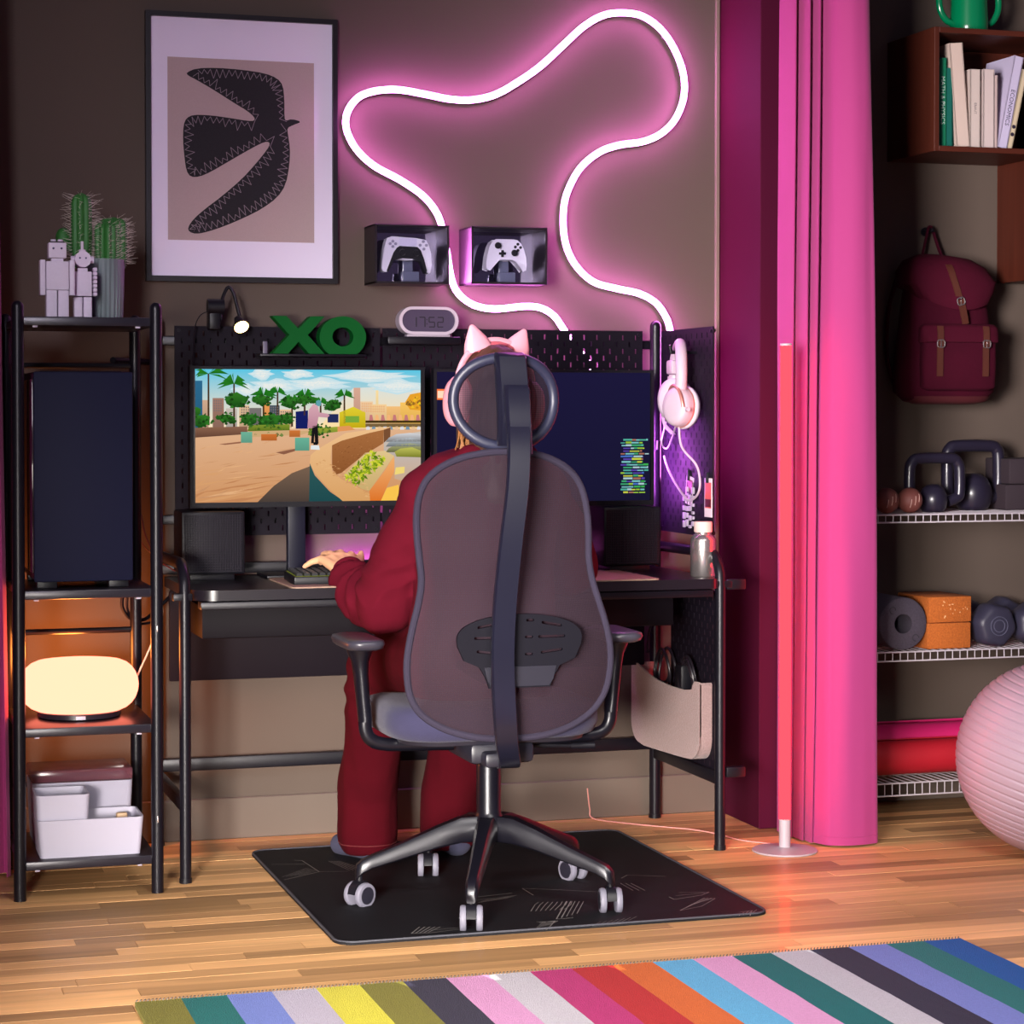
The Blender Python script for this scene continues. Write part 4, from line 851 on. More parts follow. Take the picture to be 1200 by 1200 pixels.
book('tallest thick beige book in the row, leaning a little', bx(1121.5), bx(1136.5), 2.288, yb_, (206, 184, 172), tilt=-.085)
book('cream book with small grey spine letters beside the tall beige one', bx(1137), bx(1148.5), 2.214, yb_, (200, 184, 176), title='ERAUT', tcol=(96, 88, 92), tsize=.011, tz=.5)
book('slim dark teal book squeezed between two cream books', bx(1149), bx(1152), 2.20, yb_+.02, (10, 62, 58))
book('plain pinkish cream book after the slim dark teal one', bx(1152.3), bx(1165), 2.216, yb_, (204, 186, 182))
book('thin low pinkish book against the plain cream one', bx(1165.3), bx(1169.5), 2.20, yb_+.004, (200, 176, 172))
book('leaning lilac white book lettered ECONOMICS', bx(1170), bx(1180.5), 2.262, yb_+.004, (196, 186, 214), tilt=.20, title='ECONOMICS', tcol=(40, 30, 60), tsize=.019, tz=.44)
book('slim leaning cream book with dark round marks at the end of the row', bx(1181), bx(1187), 2.225, yb_+.006, (206, 188, 158), tilt=.215, dots=True)
vs = thing('jug', 'green two-handled jug standing on top of the book cube', 'jug', (1.385, -.17, 2.326))
GJ = mat('green_glaze', (0, 116, 72), .22, coat=.4); jc = (1.385, -.17, 2.326)
b = B(); lathe(b, [(.001, 0), (.052, 0), (.056, .004), (.057, .03), (.054, .10), (.056, .17), (.060, .20), (.055, .20), (.050, .10), (.05, .01), (.001, .01)], jc, 40); obj('jug_body', b, GJ, vs, smooth=50)
for s in (-1, 1): b = B(); tube(b, spline([(jc[0]+s*.050, jc[1], jc[2]+.035), (jc[0]+s*.080, jc[1], jc[2]+.050), (jc[0]+s*.098, jc[1], jc[2]+.085), (jc[0]+s*.094, jc[1], jc[2]+.13), (jc[0]+s*.052, jc[1], jc[2]+.155)], 8), .010, 12); obj('jug_handle', b, GJ, vs)
# ------------------------------------------------------------------ backpack
bk = thing('backpack', 'wine red canvas backpack with brown straps hanging on the wall', 'backpack', (1.35, -.05, 1.23))
BP = mat('wine_canvas', (62, 5, 27), .9, spec=.15, nz=(14, .22), bump=(60, .3)); BP2 = mat('wine_canvas_light', (68, 8, 30), .9, spec=.15, nz=(14, .2), bump=(60, .3)); LEA = mat('brown_leather', (78, 36, 25), .55, nz=(60, .15))
def sup(cx, cy, z, a, d, e=3.2, n=36, sk=0.):
    out = []
    for k in range(n):
        t = 2*math.pi*k/n; c, s = math.cos(t), math.sin(t); x = a*math.copysign(abs(c)**(2/e), c); y = d*math.copysign(abs(s)**(2/e), s); wr = 1+.02*noise.noise(Vector((t*2, z*22, 5))); out.append((cx+x*wr, cy+y*wr, z+sk*x))
    return out
b = B(); loft(b, [sup(1.348, -.088, z, a, d) for z, a, d in ((1.224, .09, .045), (1.232, .125, .066), (1.26, .155, .080), (1.32, .157, .082), (1.40, .147, .080), (1.48, .137, .076), (1.54, .130, .072), (1.60, .120, .066), (1.64, .10, .05), (1.65, .04, .03))]); obj('bag_body', b, BP, bk, smooth=70)
b = B(); rr_ = []
for z, a, d, yo in ((1.505, .118, .050, -.135), (1.530, .146, .078, -.112), (1.565, .157, .090, -.098), (1.61, .154, .090, -.094), (1.645, .130, .076, -.088), (1.668, .085, .055, -.082), (1.674, .03, .02, -.08)): rr_.append(sup(1.349, yo, z, a, d, 2.6, sk=-.10 if z > 1.56 else -.05))
loft(b, rr_)
for v in b.verts:
    if v.co.z < 1.56: v.co.z += .045*min(1, abs(v.co.x-1.352)/.14)**2
obj('flap', b, BP2, bk, smooth=70)
b = B(); loft(b, [sup(1.352, -.172, z, a, d, 4) for z, a, d in ((1.262, .10, .014), (1.272, .120, .026), (1.34, .122, .030), (1.42, .121, .028), (1.432, .112, .018))]); obj('front_pocket', b, BP, bk, smooth=70)
b = B(); loft(b, [sup(1.352, -.174, z, a, d, 4) for z, a, d in ((1.405, .124, .024), (1.408, .128, .033), (1.45, .127, .031), (1.462, .116, .018))]); obj('pocket_flap', b, BP2, bk, smooth=70)
def strap(pts, wd, name, m=LEA, nx=(1, 0, 0)):
    b = B(); P = [Vector(p) for p in pts]; X = Vector(nx).normalized()*wd/2; R = []
    for i, p in enumerate(P):
        d = (P[min(i+1, len(P)-1)]-P[max(i-1, 0)]).normalized(); n = d.cross(X).normalized()*.0015; R.append([p-X-n, p+X-n, p+X+n, p-X+n])
    loft(b, R); return obj(name, b, m, bk, smooth=0)
def buckle(x, y, z, rot=0.):
    b = B(); M = Matrix.Rotation(rot, 4, 'Y'); pts = [Vector((u, 0, v)) for u, v in rrect(0, 0, .024, .022, .007, 4)]; tube(b, [(M @ p)+Vector((x, y, z)) for p in pts], .002, 8, closed=True); cyl(b, (x, y, z-.012), (x, y-.001, z+.010), .0013, seg=6); obj('buckle', b, STEEL, bk)
for x in (1.275, 1.428):
    strap([(x, -.2045, 1.455), (x, -.2085, 1.435), (x, -.2085, 1.408), (x, -.205, 1.395), (x, -.2045, 1.34), (x, -.2035, 1.305)], .020, 'pocket_strap'); buckle(x, -.211, 1.402)
strap(spline([(1.318, -.13, 1.668), (1.322, -.172, 1.635), (1.327, -.188, 1.60), (1.337, -.190, 1.57), (1.345, -.190, 1.545)], 4), .021, 'lid_strap'); buckle(1.350, -.194, 1.530, -.3)
strap([(1.350, -.192, 1.536), (1.356, -.19, 1.515), (1.366, -.186, 1.482), (1.372, -.182, 1.462)], .022, 'lid_strap', nx=(1, 0, .3))
b = B(); tube(b, spline([(1.288, -.05, 1.655), (1.303, -.045, 1.70), (1.322, -.035, 1.758), (1.329, -.032, 1.766), (1.336, -.035, 1.757), (1.352, -.045, 1.70), (1.366, -.05, 1.665)], 6), .0065, 8, sx=.5); obj('hang_loop', b, BP, bk)
b = B(); tube(b, spline([(1.352-.145, -.05, 1.60), (1.19, -.03, 1.5), (1.188, -.03, 1.36), (1.215, -.04, 1.262)], 8), .012, 8, sx=.4); obj('shoulder_strap', b, BP, bk)
b = B(); loft(b, [sup(1.352, -.089, z, a, d) for z, a, d in ((1.2215, .09, .046), (1.230, .127, .068), (1.245, .1405, .0755), (1.2455, .139, .074))]); obj('leather_base', b, mat('base_leather', (76, 20, 28), .7), bk, smooth=60)
hk = thing('wall_hook', 'small dark hook on the wall above the wine red backpack', 'hook', (1.329, 0, 1.775))
b = B(); cyl(b, (1.329, 0, 1.752), (1.329, -.05, 1.752), .0045, seg=10); ball(b, (1.329, -.05, 1.754), .007, 10); obj('peg', b, BLK, hk)
b = B(); cyl(b, (1.329, 0, 1.752), (1.329, -.006, 1.752), .014, seg=16); obj('hook_plate', b, BLK, hk)
# ------------------------------------------------------------------ wire shelves
WIRE = mat('wire_white', (196, 188, 196), .4)
def wire_shelf(label, zt, drop):
    x0, x1, yf_ = .94, 1.95, -.325; t = thing('wire_shelf', label, 'shelf', ((x0+x1)/2, 0, zt-.02), 'wire shelves on the wall')
    for z in (zt, zt-drop): b = B(); cyl(b, (x0, yf_, z), (x1, yf_, z), .0024, seg=8); obj('front_wire', b, WIRE, t)
    b = B(); cyl(b, (x0, -.012, zt), (x1, -.012, zt), .003, seg=8); cyl(b, (x0, -.17, zt-.003), (x1, -.17, zt-.003), .0026, seg=8); obj('long_wire', b, WIRE, t)['kind'] = 'stuff'
    b = B(); k = 0; x = x0
    while x <= x1:
        cyl(b, (x, yf_, zt-drop), (x, yf_, zt+.001), .0016, seg=6); cyl(b, (x, yf_, zt+.001), (x, -.012, zt+.001), .0016, seg=6); x += .0243
    obj('cross_wires', b, WIRE, t)['kind'] = 'stuff'
wire_shelf('white wire shelf on the wall carrying kettlebells and clay balls', .898, .022); wire_shelf('white wire shelf on the wall carrying roller, cork blocks and dumbbells', .497, .026); wire_shelf('lowest white wire shelf just above the floor with rolled mats', .113, .036)
# top shelf
ZS = .9005
CLAY = mat('clay_ball', (120, 66, 60), .6, nz=(50, .15))
for i, x in enumerate((1.068, 1.143)):
    o = thing('massage_ball', ('clay coloured grooved ball next to the curtain on the top wire shelf', 'clay coloured grooved ball touching the smaller kettlebell on the top wire shelf')[i], 'ball', (x, -.27, ZS), 'clay coloured balls'); b = B(); ball(b, (x, -.27, ZS+.0375), .0375, 28); obj('ball_skin', b, CLAY, o)
    b = B()
    for q in (-.012, .0, .012): R = [Vector((x+q+.004*math.sin(a), -.27-math.sqrt(max(0, .0378**2-q*q))*math.cos(a), ZS+.0375+math.sqrt(max(0, .0378**2-q*q))*math.sin(a))) for a in [k*.1-.35+q*20 for k in range(8)]]; tube(b, R, .0011, 6)
    obj('groove_lines', b, mat('groove_pale', (206, 170, 160), .4), o)['kind'] = 'stuff'  # thin pale lines across the front of the ball
IRON = mat('kettlebell_coat', (34, 30, 46), .33, coat=.2)
def kettlebell(label, x0, x1, y, zt, bx, br, r, loc):
    t = thing('kettlebell', label, 'kettlebell', loc, 'black kettlebells'); b = B(); c = .026; z0 = ZS+.045
    pts = [(bx-.5*(x1-x0)*.5, y, z0)]
    P = [(x0+r, y, ZS+.06), (x0+r, y, zt-.05), (x0+r+.008, y, zt-.028), (x0+r+.03, y, zt-r), (x1-r-.03, y, zt-r), (x1-r-.008, y, zt-.028), (x1-r, y, zt-.05), (x1-r, y, ZS+.055), (x1-r-.012, y, ZS+.04), (x1-r-.04, y, ZS+.03)]
    P = [(x0+r+.035, y, ZS+.03), (x0+r+.01, y, ZS+.04)]+P; tube(b, spline(P, 5), r, 12); obj('handle', b, IRON, t)
    b = B(); loft(b, [[(bx+q*math.cos(2*math.pi*k/28), y-.01+q*math.sin(2*math.pi*k/28), ZS+z) for k in range(28)] for q, z in ((.001, 0), (br*.72, 0), (br*.88, br*.25), (br, br*.8), (br*.96, br*1.15), (br*.75, br*1.62), (br*.4, br*1.88), (.001, br*1.93))]); obj('bell', b, IRON, t, smooth=60)
kettlebell('smaller black kettlebell with squared handle next to the clay balls', 1.154, 1.352, -.215, 1.076, 1.243, .043, .0165, (1.25, -.2, ZS)); kettlebell('bigger black kettlebell with squared handle behind the smaller one', 1.325, 1.535, -.125, 1.113, 1.425, .058, .0185, (1.42, -.12, ZS))
FOAM = mat('foam_dark', (44, 32, 40), .8, nz=(120, .1))
for i, (z0, lab) in enumerate(((ZS, 'dark foam yoga block underneath another at the end of the top wire shelf'), (ZS+.0785, 'dark foam yoga block lying on top of another beside the bigger kettlebell'))):
    single('yoga_block', lab, 'yoga block', box(B(), (1.615-.012*(1-i)+.014, -.12+.0, z0+.039), (.23, .15, .0775), bev=.006), FOAM, (1.61, -.12, z0), 'dark foam yoga blocks')
# middle shelf
ZM = .4995
fr = thing('foam_roller', 'grey foam roller lying end-on beside the curtain on the middle wire shelf', 'foam roller', (1.105, -.16, ZM)); rc_ = (1.108, -.30, ZM+.0775)
b = B(); prof = [(.0285, .0), (.074, .0), (.0775, .004), (.0775, .286), (.0285, .286)]
rings = [[(rc_[0]+r*math.cos(2*math.pi*k/40), rc_[1]+h, rc_[2]+r*math.sin(2*math.pi*k/40)) for k in range(40)] for r, h in prof]; loft(b, rings, caps=False, cyc=True); obj('foam_tube', b, mat('roller_foam', (78, 70, 84), .9, nz=(220, .4)), fr, smooth=50)
b = B()
for cx, cz in ((-.034, .040), (.040, -.042)): tube(b, [(rc_[0]+cx+.010*math.cos(k*.6), rc_[1]-.0005, rc_[2]+cz+.010*math.sin(k*.6)) for k in range(9)], .0014, 6)
obj('moulded_mark', b, mat('roller_mark', (56, 50, 60), .9), fr)['kind'] = 'stuff'
CORK = mat('cork', (176, 92, 30), .9, nz=(180, .45), bump=(200, .5)); FLK = mat('cork_fleck', (220, 170, 120), .9)
for i, z0 in enumerate((ZM, ZM+.0775)):
    t = thing('cork_block', ('orange brown cork block underneath another beside the foam roller', 'orange brown cork block with pale flecks lying on top of another')[i], 'yoga block', (1.26, -.2, z0), 'cork yoga blocks')
    R = Matrix.Rotation(math.radians(2 if i else 0), 3, 'Z'); b = B(); box(b, (1.258, -.205, z0+.038), (.143, .19, .0765), R, bev=.004); obj('cork_body', b, CORK, t)
    if i:
        b = B(); rf = random.Random(8)
        for q in range(26): box(b, (1.258+rf.uniform(-.066, .066), -.3005, z0+rf.uniform(.008, .07)), (rf.uniform(.002, .006), .0012, rf.uniform(.002, .005)), R)
        obj('pale_flecks', b, FLK, t, smooth=0)['kind'] = 'stuff'
DB = mat('dumbbell_coat', (52, 50, 68), .45)
def dumbbell(label, x, ry, loc):
    t = thing('dumbbell', label, 'dumbbell', loc, 'grey dumbbells'); r = .062; z = ZM+r+.001; hex_ = 6; M = Matrix.Rotation(ry, 4, 'Y')
    for y0, y1 in ((-.305, -.225), (-.125, -.045)):
        b = B(); rings = []
        for q, y in ((.70, y0-.006), (.84, y0-.002), (.92, y0+.006), (1.0, y0+.018), (1.0, y1-.018), (.86, y1)): rings.append([Vector((x, y, z))+M @ Vector((r*q*math.cos(a)/max(abs(math.cos((a % (math.pi/3))-math.pi/6)), .93), 0, r*q*math.sin(a)/max(abs(math.cos((a % (math.pi/3))-math.pi/6)), .93))) for a in (2*math.pi*k/48 for k in range(48))])
        loft(b, rings); hd2 = obj('weight_head', b, DB, t, smooth=50)
        if y0 < -.2:
            for q in (.018, .028): b = B(); tube(b, [(x+q*math.cos(a), y0-.0062, z+q*math.sin(a)) for a in (2*math.pi*k/28 for k in range(28))], .0014, 6, closed=True); obj('raised_ring', b, mat('dumbbell_ring', (84, 84, 104), .4), hd2)
    b = B(); cyl(b, (x, -.23, z), (x, -.12, z), .016, seg=16); obj('grip', b, STEEL, t)
dumbbell('grey dumbbell lying end-on next to the cork blocks', 1.418, .2, (1.418, -.17, ZM)); dumbbell('grey dumbbell lying end-on behind the pale exercise ball', 1.552, .5, (1.552, -.17, ZM))
# lowest shelf: rolled mats
def roll(label, xa, xb, y, z, r, col, loc, n=4):
    t = thing('rolled_mat', label, 'mat', loc, 'rolled exercise mats'); b = B(); P = []; m = 120
    for k in range(m+1): a = 2*math.pi*n*k/m; q = .012+(r-.014)*k/m; P.append((y+q*math.cos(a+1.), z+q*math.sin(a+1.)))
    rings = [[(x, p, q) for p, q in P] for x in (xa, xb)]; th = .004; V = []
    for x in (xa, xb):
        for s in (0, 1): V.append([b.verts.new((x, y+(p-y)*(1-s*.06), z+(q-z)*(1-s*.06))) for p, q in P])
    for k in range(m):
        b.faces.new((V[0][k], V[0][k+1], V[2][k+1], V[2][k])); b.faces.new((V[1][k], V[3][k], V[3][k+1], V[1][k+1]))
        for c in (0, 2): b.faces.new((V[c][k], V[c+1][k], V[c+1][k+1], V[c][k+1]))
    for e in (0, m): b.faces.new((V[0][e], V[2][e], V[3][e], V[1][e]))
    obj('rolled_sheet', b, mat('mat_%d_%d' % col[:2], col, .6, bump=(300, .2)), t, smooth=70)
roll('thick red rolled exercise mat on the lowest wire shelf', .96, 1.62, -.235, .1165+.060, .0595, (176, 16, 36), (1.29, -.235, .1165)); roll('pink rolled exercise mat lying behind and above the red one', .96, 1.60, -.125, .1165+.0785, .078, (206, 26, 104), (1.28, -.125, .1165))
# ------------------------------------------------------------------ exercise ball
eb = thing('exercise_ball', 'big pale pink ribbed exercise ball on the floor under the wire shelves', 'ball', (1.262, -.885, 0)); rr0 = .262
b = B(); rings = []; m = 420
T = Matrix.Rotation(math.radians(16), 3, 'Y') @ Matrix.Rotation(math.radians(8), 3, 'X')
for i in range(m+1):
    t = math.pi*i/m; wv_ = 1-(.0105*max(0, abs(math.cos(t*33))**14) if .5 < t < 2.64 else 0); q = rr0*wv_
    rings.append([T @ Vector((max(q*math.sin(t), .0004)*math.cos(2*math.pi*k/64), max(q*math.sin(t), .0004)*math.sin(2*math.pi*k/64), q*math.cos(t)))+Vector((1.262, -.885, rr0+.0005)) for k in range(64)])
loft(b, rings); obj('ribbed_skin', b, mat('ball_pink', (176, 152, 166), .4, coat=.08), eb, smooth=80)
b = B(); p = T @ Vector((0, 0, rr0)); cyl(b, Vector((1.262, -.885, rr0))+p*.985, Vector((1.262, -.885, rr0))+p*1.006, .011, seg=16); obj('valve_plug', b, WHITE, eb)

# ------------------------------------------------------------------ headphones on the pegboard, photo strip, organizer
hpw = mat('headset_white', (186, 168, 180), .45); rose = mat('rose_metal', (206, 140, 128), .3, .5)
_h0 = len(COL.objects)
hp = thing('headphones', 'white over-ear headphones with rose trim hanging on the side pegboard', 'headphones', (.40, -.30, 1.2)); hx_ = .375
b = B(); 
arc = spline([(hx_+.02, -.215, 1.285), (hx_+.02, -.218, 1.335), (hx_+.015, -.255, 1.378), (hx_, -.31, 1.388), (hx_-.015, -.355, 1.365), (hx_-.022, -.376, 1.31), (hx_-.022, -.372, 1.262)], 8)
tube(b, arc, .0165, 14, sx=1.0); obj('headband', b, hpw, hp)
for i, (cc, nx_) in enumerate((((hx_-.015, -.352, 1.212), (-.86, -.50, .08)), ((hx_+.015, -.245, 1.232), (.86, .50, .0)))):
    n_ = Vector(nx_).normalized(); u_, v_ = frame_of(n_); cv = Vector(cc)
    Rg = lambda rad, h: [cv+n_*h+(u_*math.cos(2*math.pi*k/36)*rad*.92+v_*math.sin(2*math.pi*k/36)*rad*1.1) for k in range(36)]
    b = B(); loft(b, [Rg(.026, .036), Rg(.040, .034), Rg(.048, .026), Rg(.051, .014), Rg(.052, .0)]); cu = obj('ear_cup', b, hpw, hp, smooth=50)
    b = B(); loft(b, [Rg(.052, .002), Rg(.0535, -.001), Rg(.052, -.004)]); obj('trim_ring', b, rose, cu, smooth=50)
    b = B(); loft(b, [Rg(.050, -.003), Rg(.056, -.012), Rg(.054, -.026), Rg(.040, -.032), Rg(.024, -.028)]); obj('ear_cushion', b, mat('cushion_white', (214, 196, 210), .7), cu, smooth=60)
b = B(); tube(b, [Vector((hx_-.030, -.352, 1.212))+Vector((-.006*math.sin(a), .055*math.cos(a), .060*math.sin(a))) for a in (math.pi*k/16 for k in range(17))], .0045, 8); obj('yoke', b, rose, hp)
b = B(); cyl(b, (hx_+.018, -.225, 1.30), (hx_+.018, -.225, 1.285), .022, seg=16); box(b, (hx_+.01, -.232, 1.325), (.03, .045, .04), bev=.006); obj('slider_block', b, hpw, hp)
b = B(); cyl(b, (hx_-.02, -.412, 1.205), (hx_-.02, -.424, 1.205), .006, seg=12); obj('volume_wheel', b, hpw, hp)
b = B(); tube(b, spline([(hx_-.02, -.352, 1.155), (hx_-.015, -.362, 1.10), (.39, -.395, 1.05), (.395, -.41, 1.00), (.395, -.385, .965), (.395, -.32, .952), (.395, -.24, .985), (.395, -.17, 1.03), (.40, -.12, 1.07)], 8), .0033, 8); obj('headphone_cord', b, hpw, hp)
b = B()
for q in range(4): tube(b, spline([(hx_+.02, -.205-.01*q, 1.29), (hx_+.01, -.16-.012*q, 1.235-.01*q), (hx_+.01, -.145-.006*q, 1.17), (hx_+.02, -.19-.01*q, 1.135)], 6), .0017, 6)
tube(b, spline([(hx_+.02, -.15, 1.17), (.39, -.125, 1.11), (.395, -.16, 1.095), (.38, -.26, 1.155)], 8), .0024, 6); obj('mic_cord', b, hpw, hp)
b = B(); cyl(b, (.38, -.128, 1.115), (.38, -.124, 1.09), .006, seg=10); obj('jack_plug', b, BLKP, hp)
for o_ in COL.objects[_h0:]:
    if o_.parent is None: o_.location.y -= .040; o_.location.x += .012
ph = thing('peg_hook', 'black hook in the side pegboard under the white headband', 'hook', (.44, -.30, 1.36))
b = B(); cyl(b, (.446, -.345, 1.366), (.362, -.340, 1.366), .0055, seg=10); cyl(b, (.364, -.340, 1.364), (.360, -.34, 1.386), .005, seg=10); obj('hook_rod', b, BLK, ph)
# strips of snapshots and beads clipped to the board
def snap(label, y, z, h, w, cols, tilt=0.):
    t = thing('instant_photo', label, 'photo', (.437, y, z), 'snapshots clipped to the side pegboard'); R = Matrix.Rotation(tilt, 3, 'X')
    b = B(); box(b, (.4355, y, z), (.0012, w, h), R); obj('photo_card', b, mat('photo_white', (216, 200, 206), .5), t, smooth=0)
    b = B(); box(b, (.4346, y, z+h*.06), (.0008, w*.8, h*.66), R); im = obj('photo_image', b, mat('photo_%s' % cols[0], cols[1], .5), t, smooth=0)
    b = B(); box(b, (.4341, y, z-h*.14), (.0006, w*.78, h*.20), R); obj('photo_dark', b, mat('photo_%s_low' % cols[0], cols[2], .5), im, smooth=0)
    b = B(); box(b, (.434, y+.002, z+h*.5+.002), (.010, .011, .03), bev=.002); obj('photo_clip', b, BLKP, t)
snap('sunset snapshot in a white border clipped on the side pegboard', -.442, .960, .108, .056, ('sunset', (206, 84, 76), (84, 24, 36))); snap('small dark reddish snapshot clipped behind the bead strips', -.300, .975, .082, .055, ('dusk', (120, 44, 46), (40, 22, 34)), .15)
bs = thing('bead_strip', 'white square bead strips hanging on the side pegboard above the bottle', 'decoration', (.434, -.31, .95)); rb_ = random.Random(5)
for c in range(4):
    b = B(); z = 1.005-.018*(c % 2) if c in (1, 3) else .965
    y = -.268-c*.0225
    b2 = B(); cyl(b2, (.4318, y, .872), (.4318, y, z+.012), .0009, seg=5); obj('thread', b2, BLKP, bs)
    while z > .876:
        h = rb_.choice((.012, .017, .022)); box(b, (.4318, y, z-h/2), (.007, .0135, h-.003), bev=.002); z -= h+.002+(.008 if rb_.random() < .3 else 0)
    obj('bead_row', b, mat('bead_white', (166, 156, 170), .5), bs)['kind'] = 'stuff'
og = thing('felt_organizer', 'pale felt organizer pocket hanging under the desk side, full of black cables', 'organizer', (.37, -.30, .24))
FELT = mat('pale_felt', (150, 124, 122), .95, nz=(240, .3), bump=(260, .6), sheen=.3)
O = [(-.475, .455), (-.452, .455), (-.445, .434), (-.15, .434), (-.135, .45), (-.135, .30)]
fx = lambda u: .345+.045*max(0, min(1, (-.068-u)/.42))**1.4
ov = [(-.490, .30), (-.490, .445), (-.485, .452), (-.462, .452), (-.452, .440), (-.448, .428), (-.40, .422), (-.32, .424), (-.24, .432), (-.18, .445), (-.10, .468), (-.072, .47), (-.068, .46), (-.068, .30)]
for k in range(1, 9): a = math.radians(180+90*k/9); ov.append((-.068-.06*(1+math.cos(a)), .30+.062*math.sin(a)))
ov += [(-.16, .232), (-.36, .232)]
for k in range(1, 9): a = math.radians(270-90*k/9) if 0 else math.radians(270-90*k/9); ov.append((-.43+.06*math.cos(a), .294+.062*math.sin(a)))
b = B(); plate(b, ov, [], lambda u, v, w: (fx(u)+w, u, v), .006)
bmesh.ops.remove_doubles(b, verts=b.verts, dist=.0004); obj('front_sheet', b, FELT, og, smooth=40)
lo = [(p[0], p[1]) for p in ov if p[1] <= .31]; lo.sort(key=lambda p: p[0])
b = B(); edge = [(-.490, .445), (-.490, .30)]+[p for p in sorted([q for q in ov if q[1] < .30 and q[0] < -.36], key=lambda p: (p[0], -p[1]))]+[(-.36, .232), (-.16, .232)]+[p for p in sorted([q for q in ov if q[1] < .30 and q[0] > -.16], key=lambda p: (p[0], p[1]))]+[(-.068, .30), (-.068, .46)]
loft(b, [[(fx(u)+.002+(.426-fx(u))*e, u, v) for u, v in edge]+[(fx(u)+.002+(.426-fx(u))*e, u+(.005 if u < -.28 else -.005), v+.005) for u, v in edge[::-1]] for e in (0, 1)]); obj('side_sheet', b, FELT, og, smooth=40)
cbl = thing('cable_coil', 'coils of black cable and a plug heaped in the felt organizer', 'cable', (.38, -.25, .43))
for q, (yy, zz, r) in enumerate(((-.40, .455, .052), (-.39, .452, .043), (-.38, .455, .06), (-.17, .455, .06), (-.16, .462, .05), (-.19, .452, .068))):
    b = B(); tube(b, [(.388+.005*q+.004*math.sin(a*2), yy+r*math.cos(a), zz+r*.95*math.sin(a)) for a in (2*math.pi*k/36 for k in range(36))], .0045, 8, closed=True); obj('coil', b, mat('cable_black', (30, 24, 32), .4), cbl)
b = B(); box(b, (.402, -.345, .445), (.040, .055, .085), bev=.008); obj('power_plug', b, BLKP, cbl)
b = B(); tube(b, spline([(.37, -.14, .50), (.39, -.10, .56), (.41, -.12, .63), (.40, -.17, .69)], 8), .004, 8); obj('hanging_cable', b, MATS['cable_black'], cbl)
# ------------------------------------------------------------------ swivel chair
ch = thing('office_chair', 'high-backed grey mesh swivel chair with headrest standing on the black mat', 'chair', (-.362, -.988, 0))
CX, CY = -.362, -.988
CHM = mat('chair_metal', (18, 17, 26), .32, .3); CHP = mat('chair_plastic', (30, 29, 40), .42); GREY = mat('caster_grey', (112, 110, 124), .55)
MESH = mesh_fabric('back_mesh', (50, 38, 47), .22); MESH2 = mesh_fabric('head_mesh', (36, 28, 38), .2)
b = B(); lathe(b, [(.001, .150), (.030, .150), (.040, .160), (.043, .175), (.040, .205), (.033, .215), (.030, .222), (.030, .335), (.028, .340), (.001, .340)], (CX, CY, 0), 32); obj('hub_column', b, CHM, ch)
b = B(); cyl(b, (CX, CY, .335), (CX, CY, .40), .0135, seg=20); obj('gas_lift', b, STEEL, ch)
for a in (246.5, 318.5, 30.5, 102.5, 174.5):
    an = math.radians(a); d = Vector((math.cos(an), math.sin(an), 0)); n = Vector((-d.y, d.x, 0)); R = []
    for t, z, hw, hh in ((.03, .183, .026, .030), (.07, .181, .024, .030), (.13, .164, .021, .025), (.22, .133, .018, .019), (.29, .110, .016, .015), (.312, .100, .0155, .016), (.325, .088, .013, .016), (.328, .078, .010, .010)):
        c = Vector((CX, CY, z))+d*t; R.append([c+n*hw*sx+Vector((0, 0, hh*sz)) for sx, sz in ((-1, -.8), (-.8, -1), (.8, -1), (1, -.8), (1, .5), (.62, 1), (-.62, 1), (-1, .5))])
    b = B(); loft(b, R); obj('base_arm', b, CHM, ch, smooth=40)
    cc = Vector((CX, CY, 0))+d*.322; ca_ = math.radians({246.5: 74, 318.5: 79, 30.5: 113, 102.5: 76, 174.5: 33}[a]); w_ = Vector((math.cos(ca_), math.sin(ca_), 0)); ax = Vector((-w_.y, w_.x, 0)); cc = cc+w_*.006
    b = B(); cyl(b, cc+Vector((0, 0, .055)), cc+Vector((0, 0, .082)), .008, seg=12)
    rg_ = []
    for k in range(7): q = math.radians(-20+200*k/6); rg_.append(cc+w_*.031*math.cos(q)+Vector((0, 0, .0355+.031*math.sin(q))))
    for p, q in zip(rg_, rg_[1:]):
        pass
    loft(b, [[p+ax*e*.011+(p-cc-Vector((0, 0, .0355)))*f for e, f in ((-1, 0), (1, 0), (1, -.25), (-1, -.25))] for p in rg_]); cs = obj('caster', b, BLKP, ch, smooth=40)
    for s in (-1, 1):
        o_ = cc+ax*s*.0185+Vector((0, 0, .0312)); i_ = ax*s
        ring = lambda r, h: [o_+i_*h+(w_*math.cos(2*math.pi*k/24)+Vector((0, 0, 1))*math.sin(2*math.pi*k/24))*r for k in range(24)]
        b = B(); loft(b, [ring(.026, -.0075), ring(.0295, -.006), ring(.0308, -.002), ring(.0308, .003), ring(.0285, .0075), ring(.0215, .0085)]); wh = obj('wheel', b, GREY, cs, smooth=40)
        b = B(); loft(b, [ring(.0215, .005), ring(.0212, .0088), ring(.012, .0094), ring(.001, .0094)]); obj('wheel_hub', b, CHP, cs, smooth=40)
